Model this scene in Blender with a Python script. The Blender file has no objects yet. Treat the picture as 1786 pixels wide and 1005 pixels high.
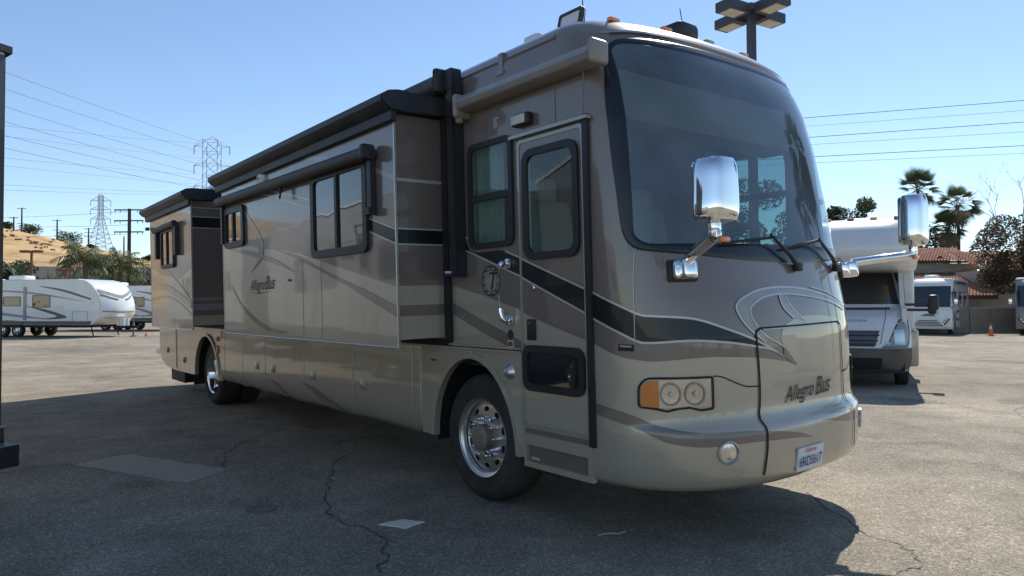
import bpy, bmesh, math, random
from mathutils import Vector, Matrix
from mathutils.geometry import tessellate_polygon

random.seed(7)
SC = bpy.context.scene
COL = SC.collection

# ---------------------------------------------------------------- camera
CAM_POS = Vector((-4.595, -4.53, 1.52))
YAW, PITCH, ROLL = .677, .0243, -.0045
fwd = Vector((math.sin(YAW)*math.cos(PITCH), math.cos(YAW)*math.cos(PITCH), math.sin(PITCH)))
rgt = Vector((math.cos(YAW), -math.sin(YAW), 0))
upv = rgt.cross(fwd)
rr_ = rgt*math.cos(ROLL) + upv*math.sin(ROLL)
uu_ = -rgt*math.sin(ROLL) + upv*math.cos(ROLL)
cam = bpy.data.cameras.new('camera')
cam.sensor_fit = 'HORIZONTAL'; cam.sensor_width = 36.0
cam.lens = 1240/1786*36
cam.clip_start = .05; cam.clip_end = 6000
camo = bpy.data.objects.new('camera', cam); COL.objects.link(camo)
m = Matrix((rr_, uu_, -fwd)).transposed().to_4x4(); m.translation = CAM_POS
camo.matrix_world = m
SC.camera = camo

# ---------------------------------------------------------------- sky and sun
SUN_EL = math.radians(46)
SUN_AZ = math.atan2(.922, .387)            # from +Y towards +X
world = bpy.data.worlds.new('World'); SC.world = world; world.use_nodes = True
wn = world.node_tree; wn.nodes.clear()
sky = wn.nodes.new('ShaderNodeTexSky'); sky.sky_type = 'NISHITA'; sky.sun_disc = False
sky.sun_elevation = SUN_EL; sky.sun_rotation = SUN_AZ
sky.altitude = 300; sky.air_density = .95; sky.dust_density = .08; sky.ozone_density = 2.2
bg = wn.nodes.new('ShaderNodeBackground'); bg.inputs[1].default_value = .102
wo = wn.nodes.new('ShaderNodeOutputWorld')
wn.links.new(sky.outputs[0], bg.inputs[0]); wn.links.new(bg.outputs[0], wo.inputs[0])
sun = bpy.data.lights.new('sun', 'SUN'); sun.energy = 3.35; sun.angle = math.radians(.53); sun.color = (1, .95, .87)
suno = bpy.data.objects.new('sun', sun); COL.objects.link(suno)
sdir = Vector((math.sin(SUN_AZ)*math.cos(SUN_EL), math.cos(SUN_AZ)*math.cos(SUN_EL), math.sin(SUN_EL)))
suno.rotation_euler = sdir.to_track_quat('Z', 'Y').to_euler()
SC.view_settings.view_transform = 'Standard'; SC.view_settings.look = 'None'
SC.view_settings.exposure = .67; SC.view_settings.gamma = 1
SC.render.engine = 'CYCLES'
SC.cycles.use_denoising = True
SC.cycles.max_bounces = 10; SC.cycles.transparent_max_bounces = 16
SC.cycles.sample_clamp_indirect = 6
SC.cycles.caustics_reflective = False; SC.cycles.caustics_refractive = False

# ---------------------------------------------------------------- materials
MAT = {}
def nodes_of(name):
    m = bpy.data.materials.new(name); m.use_nodes = True
    t = m.node_tree; t.nodes.clear()
    o = t.nodes.new('ShaderNodeOutputMaterial')
    return m, t, o
def N(t, typ, **kw):
    n = t.nodes.new(typ)
    for k, v in kw.items():
        if k.startswith('i_'):
            key = k[2:]
            key = int(key) if key.isdigit() else key.replace('_', ' ')
            n.inputs[key].default_value = v
        else: setattr(n, k, v)
    return n
def c4(c): return (c[0], c[1], c[2], 1)
def plain(name, col, rough=.5, metal=0., coat=0., var=.12, scale=6., bump=0., bscale=60., spec=.5, wave=0., dirt=0., cr=.03):
    """Principled surface with noise in its colour, optional fine bump, long waves (sheet metal) and dirt"""
    m, t, o = nodes_of(name)
    p = N(t, 'ShaderNodeBsdfPrincipled', i_Roughness=rough, i_Metallic=metal)
    p.inputs['Coat Weight'].default_value = coat; p.inputs['Coat Roughness'].default_value = cr
    p.inputs['Specular IOR Level'].default_value = spec
    tc = N(t, 'ShaderNodeTexCoord')
    nz = N(t, 'ShaderNodeTexNoise', i_Scale=scale, i_Detail=5.)
    t.links.new(tc.outputs['Object'], nz.inputs['Vector'])
    mx = N(t, 'ShaderNodeMix', data_type='RGBA')
    mx.inputs[6].default_value = c4([c*(1-var) for c in col]); mx.inputs[7].default_value = c4([min(1, c*(1+var)) for c in col])
    t.links.new(nz.outputs['Fac'], mx.inputs[0])
    colout = mx.outputs[2]
    if dirt > 0:
        n2 = N(t, 'ShaderNodeTexNoise', i_Scale=1.7, i_Detail=8., i_Roughness=.7)
        mp = N(t, 'ShaderNodeMapping'); mp.inputs['Scale'].default_value = (1, 1, .35)
        t.links.new(tc.outputs['Object'], mp.inputs[0]); t.links.new(mp.outputs[0], n2.inputs['Vector'])
        rp = N(t, 'ShaderNodeValToRGB'); rp.color_ramp.elements[0].position = .48; rp.color_ramp.elements[1].position = .75
        t.links.new(n2.outputs['Fac'], rp.inputs[0])
        ml = N(t, 'ShaderNodeMath', operation='MULTIPLY'); ml.inputs[1].default_value = dirt
        t.links.new(rp.outputs[0], ml.inputs[0])
        m2 = N(t, 'ShaderNodeMix', data_type='RGBA'); m2.inputs[7].default_value = (.22, .19, .15, 1)
        t.links.new(ml.outputs[0], m2.inputs[0]); t.links.new(colout, m2.inputs[6]); colout = m2.outputs[2]
        ra = N(t, 'ShaderNodeMath', operation='MULTIPLY_ADD'); ra.inputs[1].default_value = .5*dirt; ra.inputs[2].default_value = rough
        t.links.new(rp.outputs[0], ra.inputs[0]); t.links.new(ra.outputs[0], p.inputs['Roughness'])
    t.links.new(colout, p.inputs['Base Color'])
    last = None
    if wave > 0:
        nw = N(t, 'ShaderNodeTexNoise', i_Scale=1.6, i_Detail=1.5)
        t.links.new(tc.outputs['Object'], nw.inputs['Vector'])
        b = N(t, 'ShaderNodeBump', i_Strength=1.0, i_Distance=wave)
        t.links.new(nw.outputs['Fac'], b.inputs['Height']); last = b
    if bump > 0:
        nb = N(t, 'ShaderNodeTexNoise', i_Scale=bscale, i_Detail=4.)
        t.links.new(tc.outputs['Object'], nb.inputs['Vector'])
        b = N(t, 'ShaderNodeBump', i_Strength=bump, i_Distance=.01)
        t.links.new(nb.outputs['Fac'], b.inputs['Height'])
        if last: t.links.new(last.outputs[0], b.inputs['Normal'])
        last = b
    if last:
        t.links.new(last.outputs[0], p.inputs['Normal']); t.links.new(last.outputs[0], p.inputs['Coat Normal'])
    t.links.new(p.outputs[0], o.inputs[0])
    MAT[name] = m
    return m
def glass(name, tint, ior=1.55, rough=0.0, dust_and_sky_veil=0.):
    m, t, o = nodes_of(name)
    lw = N(t, 'ShaderNodeLayerWeight'); lw.inputs['Blend'].default_value = .5       # Schlick reflectance, the same from both sides
    pw = N(t, 'ShaderNodeMath', operation='POWER'); pw.inputs[1].default_value = 5.; t.links.new(lw.outputs['Facing'], pw.inputs[0])
    f0 = ((ior-1)/(ior+1))**2; f = N(t, 'ShaderNodeMath', operation='MULTIPLY_ADD'); f.inputs[1].default_value = 1-f0; f.inputs[2].default_value = f0; t.links.new(pw.outputs[0], f.inputs[0])
    tr = N(t, 'ShaderNodeBsdfTransparent', i_Color=c4(tint)); gl = N(t, 'ShaderNodeBsdfGlossy', i_Roughness=rough)
    gl.inputs['Color'].default_value = (1, 1, 1, 1)
    tc = N(t, 'ShaderNodeTexCoord'); nw = N(t, 'ShaderNodeTexNoise', i_Scale=1.1, i_Detail=1.)
    t.links.new(tc.outputs['Object'], nw.inputs['Vector'])
    b = N(t, 'ShaderNodeBump', i_Strength=1., i_Distance=.004); t.links.new(nw.outputs['Fac'], b.inputs['Height'])
    t.links.new(b.outputs[0], gl.inputs['Normal'])
    mx = N(t, 'ShaderNodeMixShader')
    t.links.new(f.outputs[0], mx.inputs[0]); t.links.new(tr.outputs[0], mx.inputs[1]); t.links.new(gl.outputs[0], mx.inputs[2])
    out = mx.outputs[0]
    if dust_and_sky_veil > 0:      # road dust film, its blue tint painting in the sky's veil
        df = N(t, 'ShaderNodeBsdfDiffuse'); df.inputs['Color'].default_value = (.46, .58, .70, 1)
        nd = N(t, 'ShaderNodeTexNoise', i_Scale=2.2, i_Detail=6.); t.links.new(tc.outputs['Object'], nd.inputs['Vector'])
        k = N(t, 'ShaderNodeMath', operation='MULTIPLY'); k.inputs[1].default_value = dust_and_sky_veil*2; t.links.new(nd.outputs['Fac'], k.inputs[0])
        m2 = N(t, 'ShaderNodeMixShader'); t.links.new(k.outputs[0], m2.inputs[0]); t.links.new(out, m2.inputs[1]); t.links.new(df.outputs[0], m2.inputs[2]); out = m2.outputs[0]
    t.links.new(out, o.inputs[0]); MAT[name] = m
    return m
def leafmat(name, col, var=.45, trans=.35):
    m, t, o = nodes_of(name)
    g = N(t, 'ShaderNodeNewGeometry'); 
    nz = N(t, 'ShaderNodeTexNoise', i_Scale=.9, i_Detail=3.); t.links.new(g.outputs['Position'], nz.inputs['Vector'])
    mx = N(t, 'ShaderNodeMix', data_type='RGBA')
    mx.inputs[6].default_value = c4([c*(1-var) for c in col]); mx.inputs[7].default_value = c4([c*(1+var) for c in col])
    ad = N(t, 'ShaderNodeMath', operation='MULTIPLY_ADD'); ad.inputs[1].default_value = .5; 
    t.links.new(g.outputs['Random Per Island'], ad.inputs[0]); 
    sb = N(t, 'ShaderNodeMath', operation='MULTIPLY'); sb.inputs[1].default_value = .5; t.links.new(nz.outputs['Fac'], sb.inputs[0]); t.links.new(sb.outputs[0], ad.inputs[2])
    t.links.new(ad.outputs[0], mx.inputs[0])
    d = N(t, 'ShaderNodeBsdfPrincipled', i_Roughness=.55); d.inputs['Specular IOR Level'].default_value = .3
    tl = N(t, 'ShaderNodeBsdfTranslucent'); ms = N(t, 'ShaderNodeMixShader'); ms.inputs[0].default_value = trans
    t.links.new(mx.outputs[2], d.inputs['Base Color']); t.links.new(mx.outputs[2], tl.inputs['Color'])
    t.links.new(d.outputs[0], ms.inputs[1]); t.links.new(tl.outputs[0], ms.inputs[2]); t.links.new(ms.outputs[0], o.inputs[0])
    MAT[name] = m
    return m

PW = .004
plain('taupe', (.190, .153, .130), .34, .15, 1., .06, 2., wave=PW, dirt=.18, cr=.05)
plain('tan', (.46, .41, .315), .34, .25, 1., .05, 2., wave=PW, dirt=.22, cr=.05)
plain('black_paint', (.011, .012, .015), .3, 0, .35, .05, wave=PW, spec=.3)
plain('silver_line', (.52, .52, .50), .35, .3, .6, .05)
plain('grey_line', (.30, .29, .275), .35, .2, .8, .05, wave=PW)
plain('rubber', (.013, .013, .014), .6, 0, 0, .2, 20)
plain('black_plastic', (.02, .021, .023), .45, 0, 0, .2, 20)
plain('awning_vinyl', (.022, .024, .028), .5, 0, 0, .2, 12, bump=.05, dirt=.35)
plain('awning_tan', (.26, .235, .205), .45, 0, .3, .1, 8, dirt=.4)
plain('roof_tan', (.33, .31, .275), .5, 0, .4, .1, 6, dirt=.3)
plain('chrome', (.86, .87, .88), .045, 1., 0, .02)
plain('polished', (.74, .72, .68), .33, 1., 0, .1, 30, bump=.05)
plain('tyre', (.022, .021, .02), .8, 0, 0, .25, 25, bump=.2, bscale=80, dirt=.3)
plain('hub_grime', (.27, .235, .18), .6, .4, 0, .25, 25)
plain('under', (.012, .012, .012), .8, 0, 0, .3)
plain('amber', (.95, .26, .03), .2, 0, 1., .05)
plain('red_lens', (.45, .02, .015), .2, 0, 1., .05)
plain('lamp_chrome', (.70, .70, .71), .16, 1., 0, .02, 40)
plain('bezel', (.36, .35, .31), .3, .3, 1., .1)
plain('white_paint', (.78, .78, .76), .35, 0, .6, .04, 3., wave=.004, dirt=.12)
plain('white_gel', (.78, .78, .76), .3, 0, .8, .03, 3., dirt=.08)
plain('off_white', (.60, .585, .54), .5, 0, .2, .05)
plain('grey_paint', (.24, .24, .235), .4, 0, .6, .06)
plain('dark_paint', (.05, .05, .054), .4, 0, .6, .1)
plain('plate_white', (.72, .73, .74), .4)
plain('plate_blue', (.03, .05, .22), .5)
plain('plate_red', (.55, .05, .05), .5)
plain('ink', (.03, .028, .026), .5)
plain('interior_tan', (.42, .37, .29), .7, 0, 0, .1, 8)
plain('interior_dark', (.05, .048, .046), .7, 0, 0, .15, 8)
plain('interior_light', (.66, .63, .57), .75, 0, 0, .08, 5)
plain('wood', (.16, .075, .032), .4, 0, .4, .3, 4)
plain('leather', (.34, .30, .23), .5, 0, .1, .12, 14, bump=.1)
plain('concrete', (.36, .33, .28), .85, 0, 0, .15, 3, bump=.3)
plain('block_wall', (.30, .25, .20), .9, 0, 0, .15, 2, bump=.3)
plain('stucco', (.42, .38, .33), .9, 0, 0, .08, 3, bump=.4, bscale=20)
plain('tile', (.42, .175, .095), .8, 0, 0, .35, 2.5, bump=.3)
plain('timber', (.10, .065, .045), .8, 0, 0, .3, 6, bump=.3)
plain('steel_grey', (.13, .14, .15), .5, .4, 0, .1)
plain('pole_wood', (.075, .055, .042), .85, 0, 0, .25, 4)
plain('lamp_brown', (.045, .043, .045), .5, 0, .3, .1)
plain('lens_white', (.62, .58, .50), .5, 0, .5, .1)
plain('rust_red', (.20, .075, .045), .7, 0, 0, .2)
plain('wire', (.06, .065, .07), .6)
plain('bark', (.10, .075, .055), .9, 0, 0, .35, 6, bump=.6, bscale=14)
plain('palm_trunk', (.16, .12, .085), .9, 0, 0, .35, 6, bump=.6, bscale=10)
plain('dead_frond', (.21, .15, .09), .9, 0, 0, .35, 3)
plain('cone_orange', (.75, .13, .03), .5, 0, .2, .1)
plain('cone_white', (.75, .73, .70), .5)
plain('sun_patch_colour', (.80, .74, .60), .9, 0, 0, .25, 40, bump=.4)  # pale tone that paints reflected sunlight onto the shaded asphalt
plain('tar', (.075, .07, .064), .7, 0, 0, .3, 10, bump=.3)
plain('twig', (.42, .36, .28), .8)
plain('insul', (.28, .2, .17), .4)
glass('ws_glass', (.62, .74, .72), 1.62, 0., .17)
glass('side_glass', (.78, .86, .85), 1.55, 0., .012)
glass('driver_glass', (.46, .60, .60), 1.5)
glass('dark_glass', (.035, .042, .05), 1.6)
glass('lens_glass', (.9, .9, .88), 1.5)
leafmat('curtain', (.62, .70, .60), .12, .5)
leafmat('leaf_dark', (.038, .058, .026))
leafmat('leaf_mid', (.065, .095, .038))
leafmat('leaf_olive', (.12, .135, .06))
leafmat('leaf_brown', (.085, .066, .04))
leafmat('palm_leaf', (.085, .115, .05))
leafmat('palm_pale', (.15, .17, .075))

# ---------------------------------------------------------------- mesh helpers
class MB:
    def __init__(s): s.v = []; s.f = []; s.m = []
    def add(s, vs, fs, mi=0):
        o = len(s.v); s.v += [tuple(v) for v in vs]; s.f += [tuple(o+i for i in f) for f in fs]; s.m += [mi]*len(fs); return s
    def box(s, c, d, rot=None, mi=0, taper=1.0):
        hx, hy, hz = d[0]/2, d[1]/2, d[2]/2
        vs = [Vector((x*hx*(taper if z > 0 else 1), y*hy*(taper if z > 0 else 1), z*hz)) for z in (-1, 1) for y in (-1, 1) for x in (-1, 1)]
        if rot is not None: vs = [rot @ v for v in vs]
        c = Vector(c)
        return s.add([v+c for v in vs], [(0,2,3,1),(4,5,7,6),(0,1,5,4),(2,6,7,3),(0,4,6,2),(1,3,7,5)], mi)
    def rbox(s, c, d, r, seg=3, mi=0, rot=None):
        bm = bmesh.new(); bmesh.ops.create_cube(bm, size=1)
        for v in bm.verts: v.co = Vector((v.co.x*d[0], v.co.y*d[1], v.co.z*d[2]))
        bmesh.ops.bevel(bm, geom=list(bm.edges), offset=r, segments=seg, profile=.5, affect='EDGES')
        bm.verts.index_update()
        c = Vector(c)
        vs = [(rot @ v.co if rot is not None else v.co)+c for v in bm.verts]
        fs = [[v.index for v in f.verts] for f in bm.faces]; bm.free()
        return s.add(vs, fs, mi)
    def tube(s, pts, r, n=8, mi=0, caps=True, closed=False):
        pts = [Vector(p) for p in pts]; rs = r if isinstance(r, (list, tuple)) else [r]*len(pts)
        k = len(pts); vs = []; prevx = None
        for i, p in enumerate(pts):
            if closed: d = pts[(i+1) % k]-pts[i-1]
            else: d = pts[min(i+1, k-1)]-pts[max(i-1, 0)]
            d.normalize()
            if prevx is None:
                a = Vector((0, 0, 1)) if abs(d.z) < .9 else Vector((1, 0, 0))
                x = d.cross(a).normalized()
            else:
                x = (prevx-d*prevx.dot(d)).normalized()
            y = d.cross(x); prevx = x
            for j in range(n):
                a = 2*math.pi*j/n; vs.append(p+(x*math.cos(a)+y*math.sin(a))*rs[i])
        fs = []
        for i in range(k if closed else k-1):
            i2 = (i+1) % k
            for j in range(n):
                fs.append((i*n+j, i*n+(j+1) % n, i2*n+(j+1) % n, i2*n+j))
        if caps and not closed:
            fs.append(tuple(reversed(range(n)))); fs.append(tuple((k-1)*n+j for j in range(n)))
        return s.add(vs, fs, mi)
    def lathe(s, prof, c, axis='x', n=40, mi=0, closed=False):
        c = Vector(c); k = len(prof); vs = []
        for (a, r) in prof:
            for j in range(n):
                t = 2*math.pi*j/n; u, w = r*math.cos(t), r*math.sin(t)
                vs.append(c+(Vector((a, u, w)) if axis == 'x' else Vector((u, a, w)) if axis == 'y' else Vector((u, w, a))))
        fs = []
        for i in range(k if closed else k-1):
            i2 = (i+1) % k
            for j in range(n): fs.append((i*n+j, i*n+(j+1) % n, i2*n+(j+1) % n, i2*n+j))
        return s.add(vs, fs, mi)
    def plate(s, outer, holes, f0, f1, mi=0):
        """2-D outline with holes; f0/f1 map (u, v) to the front and the back point"""
        loops = [outer]+list(holes)
        tris = tessellate_polygon([[Vector((p[0], p[1], 0)) for p in l] for l in loops])
        flat = [p for l in loops for p in l]; n = len(flat)
        vs = [f0(*p) for p in flat]+[f1(*p) for p in flat]
        fs = []
        for t in tris: fs.append(tuple(t)); fs.append(tuple(n+i for i in reversed(t)))
        o = 0
        for l in loops:
            k = len(l)
            for i in range(k):
                a, b = o+i, o+(i+1) % k; fs.append((a, b, n+b, n+a))
            o += k
        return s.add(vs, fs, mi)
    def build(s, name, mat, parent=None, smooth=False, ang=None):
        me = bpy.data.meshes.new(name); me.from_pydata(s.v, [], s.f)
        mats = mat if isinstance(mat, (list, tuple)) else [mat]
        for x in mats: me.materials.append(MAT[x])
        if len(mats) > 1: me.polygons.foreach_set('material_index', s.m)
        bm = bmesh.new(); bm.from_mesh(me)
        bmesh.ops.recalc_face_normals(bm, faces=bm.faces); bm.to_mesh(me); bm.free()
        if smooth:
            me.polygons.foreach_set('use_smooth', [True]*len(me.polygons))
            me.set_sharp_from_angle(angle=math.radians(ang or 35))
        me.update()
        o = bpy.data.objects.new(name, me); COL.objects.link(o)
        if parent is not None: o.parent = parent
        return o
def empty(name, loc=(0, 0, 0), rz=0):
    o = bpy.data.objects.new(name, None); COL.objects.link(o); o.location = loc; o.rotation_euler = (0, 0, rz); o.empty_display_size = .3
    return o
def tag(o, label=None, cat=None, group=None, kind=None):
    if label: o['label'] = label
    if cat: o['category'] = cat
    if group: o['group'] = group
    if kind: o['kind'] = kind
    return o
def copy_tree(o, parent=None):
    c = o.copy(); COL.objects.link(c); c.parent = parent
    for ch in list(o.children): copy_tree(ch, c)
    return c
def rrect(u0, u1, v0, v1, r, n=6):
    if u0 > u1: u0, u1 = u1, u0
    if v0 > v1: v0, v1 = v1, v0
    rs = r if isinstance(r, (list, tuple)) else (r,)*4
    P = []
    for (cx, cy, a0, q) in ((u1-rs[0], v0+rs[0], -90, rs[0]), (u1-rs[1], v1-rs[1], 0, rs[1]), (u0+rs[2], v1-rs[2], 90, rs[2]), (u0+rs[3], v0+rs[3], 180, rs[3])):
        for i in range(n+1):
            a = math.radians(a0+90*i/n); P.append((cx+q*math.cos(a), cy+q*math.sin(a)))
    return P
def spline(pts, n=8):
    """Catmull-Rom through 2-D or 3-D points"""
    if len(pts) < 3: 
        a, b = pts; return [tuple(a[k]+(b[k]-a[k])*i/n for k in range(len(a))) for i in range(n+1)]
    P = [Vector(p).to_3d() if len(p) == 2 else Vector(p) for p in pts]
    P = [P[0]*2-P[1]]+P+[P[-1]*2-P[-2]]
    out = []
    for i in range(1, len(P)-2):
        a, b, c, d = P[i-1:i+3]
        for j in range(n):
            t = j/n
            q = .5*((2*b)+(c-a)*t+(2*a-5*b+4*c-d)*t*t+(3*b-a-3*c+d)*t**3); out.append(q)
    out.append(P[-2])
    return [tuple(q[:len(pts[0])]) for q in out]
def text_uv(body, size=1.0, shear=0.0, squeeze=1.0):
    """outline of a word as triangles in the (u, v) plane"""
    c = bpy.data.curves.new('txt', 'FONT'); c.body = body; c.size = size; c.shear = shear; c.resolution_u = 3; c.align_x = 'LEFT'
    c.offset = 0.004*size
    o = bpy.data.objects.new('txt', c); COL.objects.link(o)
    dg = bpy.context.evaluated_depsgraph_get(); me = o.evaluated_get(dg).to_mesh()
    vs = [(v.co.x*squeeze, v.co.y) for v in me.vertices]; fs = [tuple(p.vertices) for p in me.polygons]
    o.evaluated_get(dg).to_mesh_clear(); bpy.data.objects.remove(o); bpy.data.curves.remove(c)
    return vs, fs
plain('tint_pane', (.012, .014, .017), .03, 0, 1., .1, spec=.6, wave=.004)
# ================================================================ MOTORHOME
# local frame: x = -1.27 door side, +1.27 driver side; forward = -y; front axle at y = 0
LEAN, PX = .026, -1.27
LM = Matrix.Translation((PX, 0, 0)) @ Matrix.Rotation(-LEAN, 4, 'Y') @ Matrix.Translation((-PX, 0, 0))   # the body leans on its springs
bus = empty('motorhome', (0, 0, 0))
tag(bus, 'large taupe and tan diesel coach with slide-outs, parked in the foreground', 'motorhome')
def bp(o):
    o.parent = bus; o.matrix_local = LM; return o
NEXP = 2.6
ROWS = [(.36,-2.02,-1.15,1.20),(.38,-2.05,-1.17,1.23),(.40,-2.07,-1.18,1.245),(.46,-2.09,-1.2,1.262),(.60,-2.10,-1.2,1.27),(.70,-2.10,-1.2,1.27),(.735,-2.09,-1.2,1.27),(.755,-2.068,-1.2,1.27),(.775,-2.045,-1.2,1.27),(.82,-2.03,-1.2,1.27),(1.0,-2.03,-1.2,1.27),(1.3,-2.02,-1.2,1.27),(1.5,-1.99,-1.2,1.27),(1.65,-1.955,-1.2,1.27),(1.8,-1.925,-1.2,1.27),(2.2,-1.84,-1.2,1.27),(2.7,-1.72,-1.18,1.27),(3.0,-1.63,-1.12,1.27),(3.15,-1.57,-1.05,1.27),(3.25,-1.51,-1.0,1.262),(3.30,-1.48,-.975,1.257),(3.34,-1.46,-.95,1.247),(3.38,-1.43,-.91,1.235),(3.41,-1.40,-.9,1.22),(3.44,-1.355,-.885,1.19),(3.465,-1.30,-.88,1.15),(3.485,-1.22,-.875,1.09),(3.50,-1.08,-.87,.98)]
def prof(z):
    if z <= ROWS[0][0]: return ROWS[0][1:]
    for a, b in zip(ROWS, ROWS[1:]):
        if z <= b[0]:
            k = (z-a[0])/(b[0]-a[0]); return tuple(a[i]+(b[i]-a[i])*k for i in (1, 2, 3))
    return ROWS[-1][1:]
_ut = []; _s = 0; _prev = None
for i in range(1601):
    a = -math.pi/2+math.pi*i/1600
    ux = math.copysign(abs(math.sin(a))**(2/NEXP), math.sin(a)); uy = max(0., math.cos(a))**(2/NEXP)
    if _prev: _s += math.hypot((ux-_prev[0])*1.27, (uy-_prev[1])*.85)
    _ut.append((_s, ux, uy)); _prev = (ux, uy)
ARC = _s
def unit(t):
    s = (t+1)/2*ARC; lo, hi = 0, 1600
    if s <= 0: return -1., 0.
    if s >= ARC: return 1., 0.
    while hi-lo > 1:
        mid = (lo+hi)//2
        if _ut[mid][0] <= s: lo = mid
        else: hi = mid
    a, b = _ut[lo], _ut[hi]; k = (s-a[0])/(b[0]-a[0]+1e-12)
    return a[1]+(b[1]-a[1])*k, a[2]+(b[2]-a[2])*k
def surf(t, z, off=0.):
    yc, y0, hw = prof(z); ux, uy = unit(t)
    p = Vector((hw*ux, y0-(y0-yc)*uy, z))
    if off:
        e = .004
        a, b = unit(t-e), unit(t+e); yc2, y02, hw2 = prof(z+.02); yc1, y01, hw1 = prof(z-.02)
        dt = Vector((hw*(b[0]-a[0]), -(y0-yc)*(b[1]-a[1]), 0))
        dz = Vector((ux*(hw2-hw1), (y02-(y02-yc2)*uy)-(y01-(y01-yc1)*uy), .04))
        n = dt.cross(dz)
        if n.length > 1e-9:
            n.normalize()
            if n.y > 0 and abs(n.x) < .9: n = -n
            if n.x*ux < 0 and abs(n.x) >= .9: n = -n
            p = p+n*off
    return p
oc = [(-.735,3.13),(-.775,2.95),(-.799,2.736),(-.803,2.5),(-.8007,2.3),(-.794,2.03),(-.777,1.92),(-.743,1.867),(-.69,1.848),(-.54,1.822),(-.286,1.785),(0,1.77)]
tc_ = [(0,3.302),(-.2,3.302),(-.41,3.298),(-.587,3.285),(-.668,3.247),(-.712,3.18),(-.735,3.13)]
hl = spline(tc_+oc[1:], 8); OUT = hl+[(-t, z) for t, z in reversed(hl[1:-1])]

def polar(poly, cx, cy, sx, m):
    res = []
    for i in range(m):
        a = 2*math.pi*i/m; d = (math.cos(a)/sx, math.sin(a)); best = None
        for p, q in zip(poly, poly[1:]+poly[:1]):
            ax, ay = p[0]-cx, p[1]-cy; ex, ey = q[0]-p[0], q[1]-p[1]
            den = d[0]*ey-d[1]*ex
            if abs(den) < 1e-12: continue
            tt = (ax*ey-ay*ex)/den; uu = (ax*d[1]-ay*d[0])/den
            if tt > 0 and -1e-9 <= uu <= 1+1e-9: best = tt if best is None else max(best, tt)
        res.append((cx+d[0]*best, cy+d[1]*best))
    return res

INN = [(t, z) for t, z in rrect(-.742, .742, 1.90, 3.235, .075, 8)]
INN = [(u*(1-.09*max(0, (v-2.7)/.535)**1.5), v+.04*(abs(u)/.74)**2-.04 if v < 2.2 else v) for u, v in INN]
M_ = 240
po, pi_ = polar(OUT, 0, 2.5, 1.2, M_), polar(INN, 0, 2.5, 1.2, M_)
MID = [((a[0]+b[0])/2, (a[1]+b[1])/2) for a, b in zip(po, pi_)]
def in_glass(t, z):
    c = False
    for p, q in zip(MID, MID[1:]+MID[:1]):
        if (p[1] > z) != (q[1] > z) and t < (q[0]-p[0])*(z-p[1])/(q[1]-p[1])+p[0]: c = not c
    return c
# ---- front cap with the windscreen opening
tl = [-1+2*i/144 for i in range(145)]
zs = []
for a, b in zip(ROWS, ROWS[1:]):
    k = max(1, round((b[0]-a[0])/(.025 if a[0] >= 2.69 or 1.64 < a[0] < 1.9 else .09)))
    zs += [a[0]+(b[0]-a[0])*i/k for i in range(k)]
zs = sorted(set([round(z, 4) for z in zs]+[ROWS[-1][0], 1.05]+[1.84+.025*i for i in range(6)]))
mb = MB(); idx = {}
cols = [None]+tl+[None]
for i, t in enumerate(cols):
    for j, z in enumerate(zs):
        if t is None:
            s = -1 if i == 0 else 1; yc, y0, hw = prof(z)
            v = Vector((s*hw, max(y0+.01, -.86 if z >= 3.14 else y0+.01), z))
        else: v = surf(t, z)
        idx[i, j] = len(mb.v); mb.v.append(tuple(v))
for i in range(len(cols)-1):
    for j in range(len(zs)-1):
        ta, tb = cols[i], cols[i+1]
        if ta is not None and tb is not None and in_glass((ta+tb)/2, (zs[j]+zs[j+1])/2): continue
        mb.f.append((idx[i, j], idx[i+1, j], idx[i+1, j+1], idx[i, j+1])); mb.m.append(0 if zs[j] >= 1.05-1e-6 else 1)
top = [idx[i, len(zs)-1] for i in range(len(cols))]
c0 = len(mb.v); mb.v.append((0, -.86, 3.525))
for a, b in zip(top, top[1:]): mb.f.append((a, b, c0)); mb.m.append(0)
cap = bp(mb.build('front_cap', ['taupe', 'tan'], None, True, 60))
# roof shell
mb = MB(); sec = [(-hw, z) for (z, a, b, hw) in ROWS if z >= 3.14]; sec += [(-.5, 3.52), (0, 3.525), (.5, 3.52)]+[(-x, z) for x, z in reversed(sec)]
ys = [-.86, .5, 2, 4, 6, 8, 10.1, 10.3, 10.38]; sc_ = [1, 1, 1, 1, 1, 1, 1, .99, .965]
for y, k in zip(ys, sc_):
    for x, z in sec: mb.v.append((x*k, y, 3.1+(z-3.1)*k if k == 1 else 3.1+(z-3.1)*(k-.06)))
n = len(sec)
for i in range(len(ys)-1):
    for j in range(n-1): mb.f.append((i*n+j, i*n+j+1, (i+1)*n+j+1, (i+1)*n+j)); mb.m.append(0)
mb.f.append(tuple((len(ys)-1)*n+j for j in range(n))); mb.m.append(0)
bp(mb.build('roof', 'taupe', None, True, 50))
# raised roof rail and eyebrow on the door side
mb = MB(); mb.tube([(-1.235, y, 3.355) for y in (-.95, -.5, 0, 1, 5, 10.2)], .022, 6); bp(mb.build('roof_rail', 'taupe', None, True))
mb = MB(); mb.box((-1.235, -.36, 3.33), (.05, .05, .16)); mb.box((-1.24, -.36, 3.26), (.06, .09, .03)); bp(mb.build('roof_strap', 'taupe'))

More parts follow.
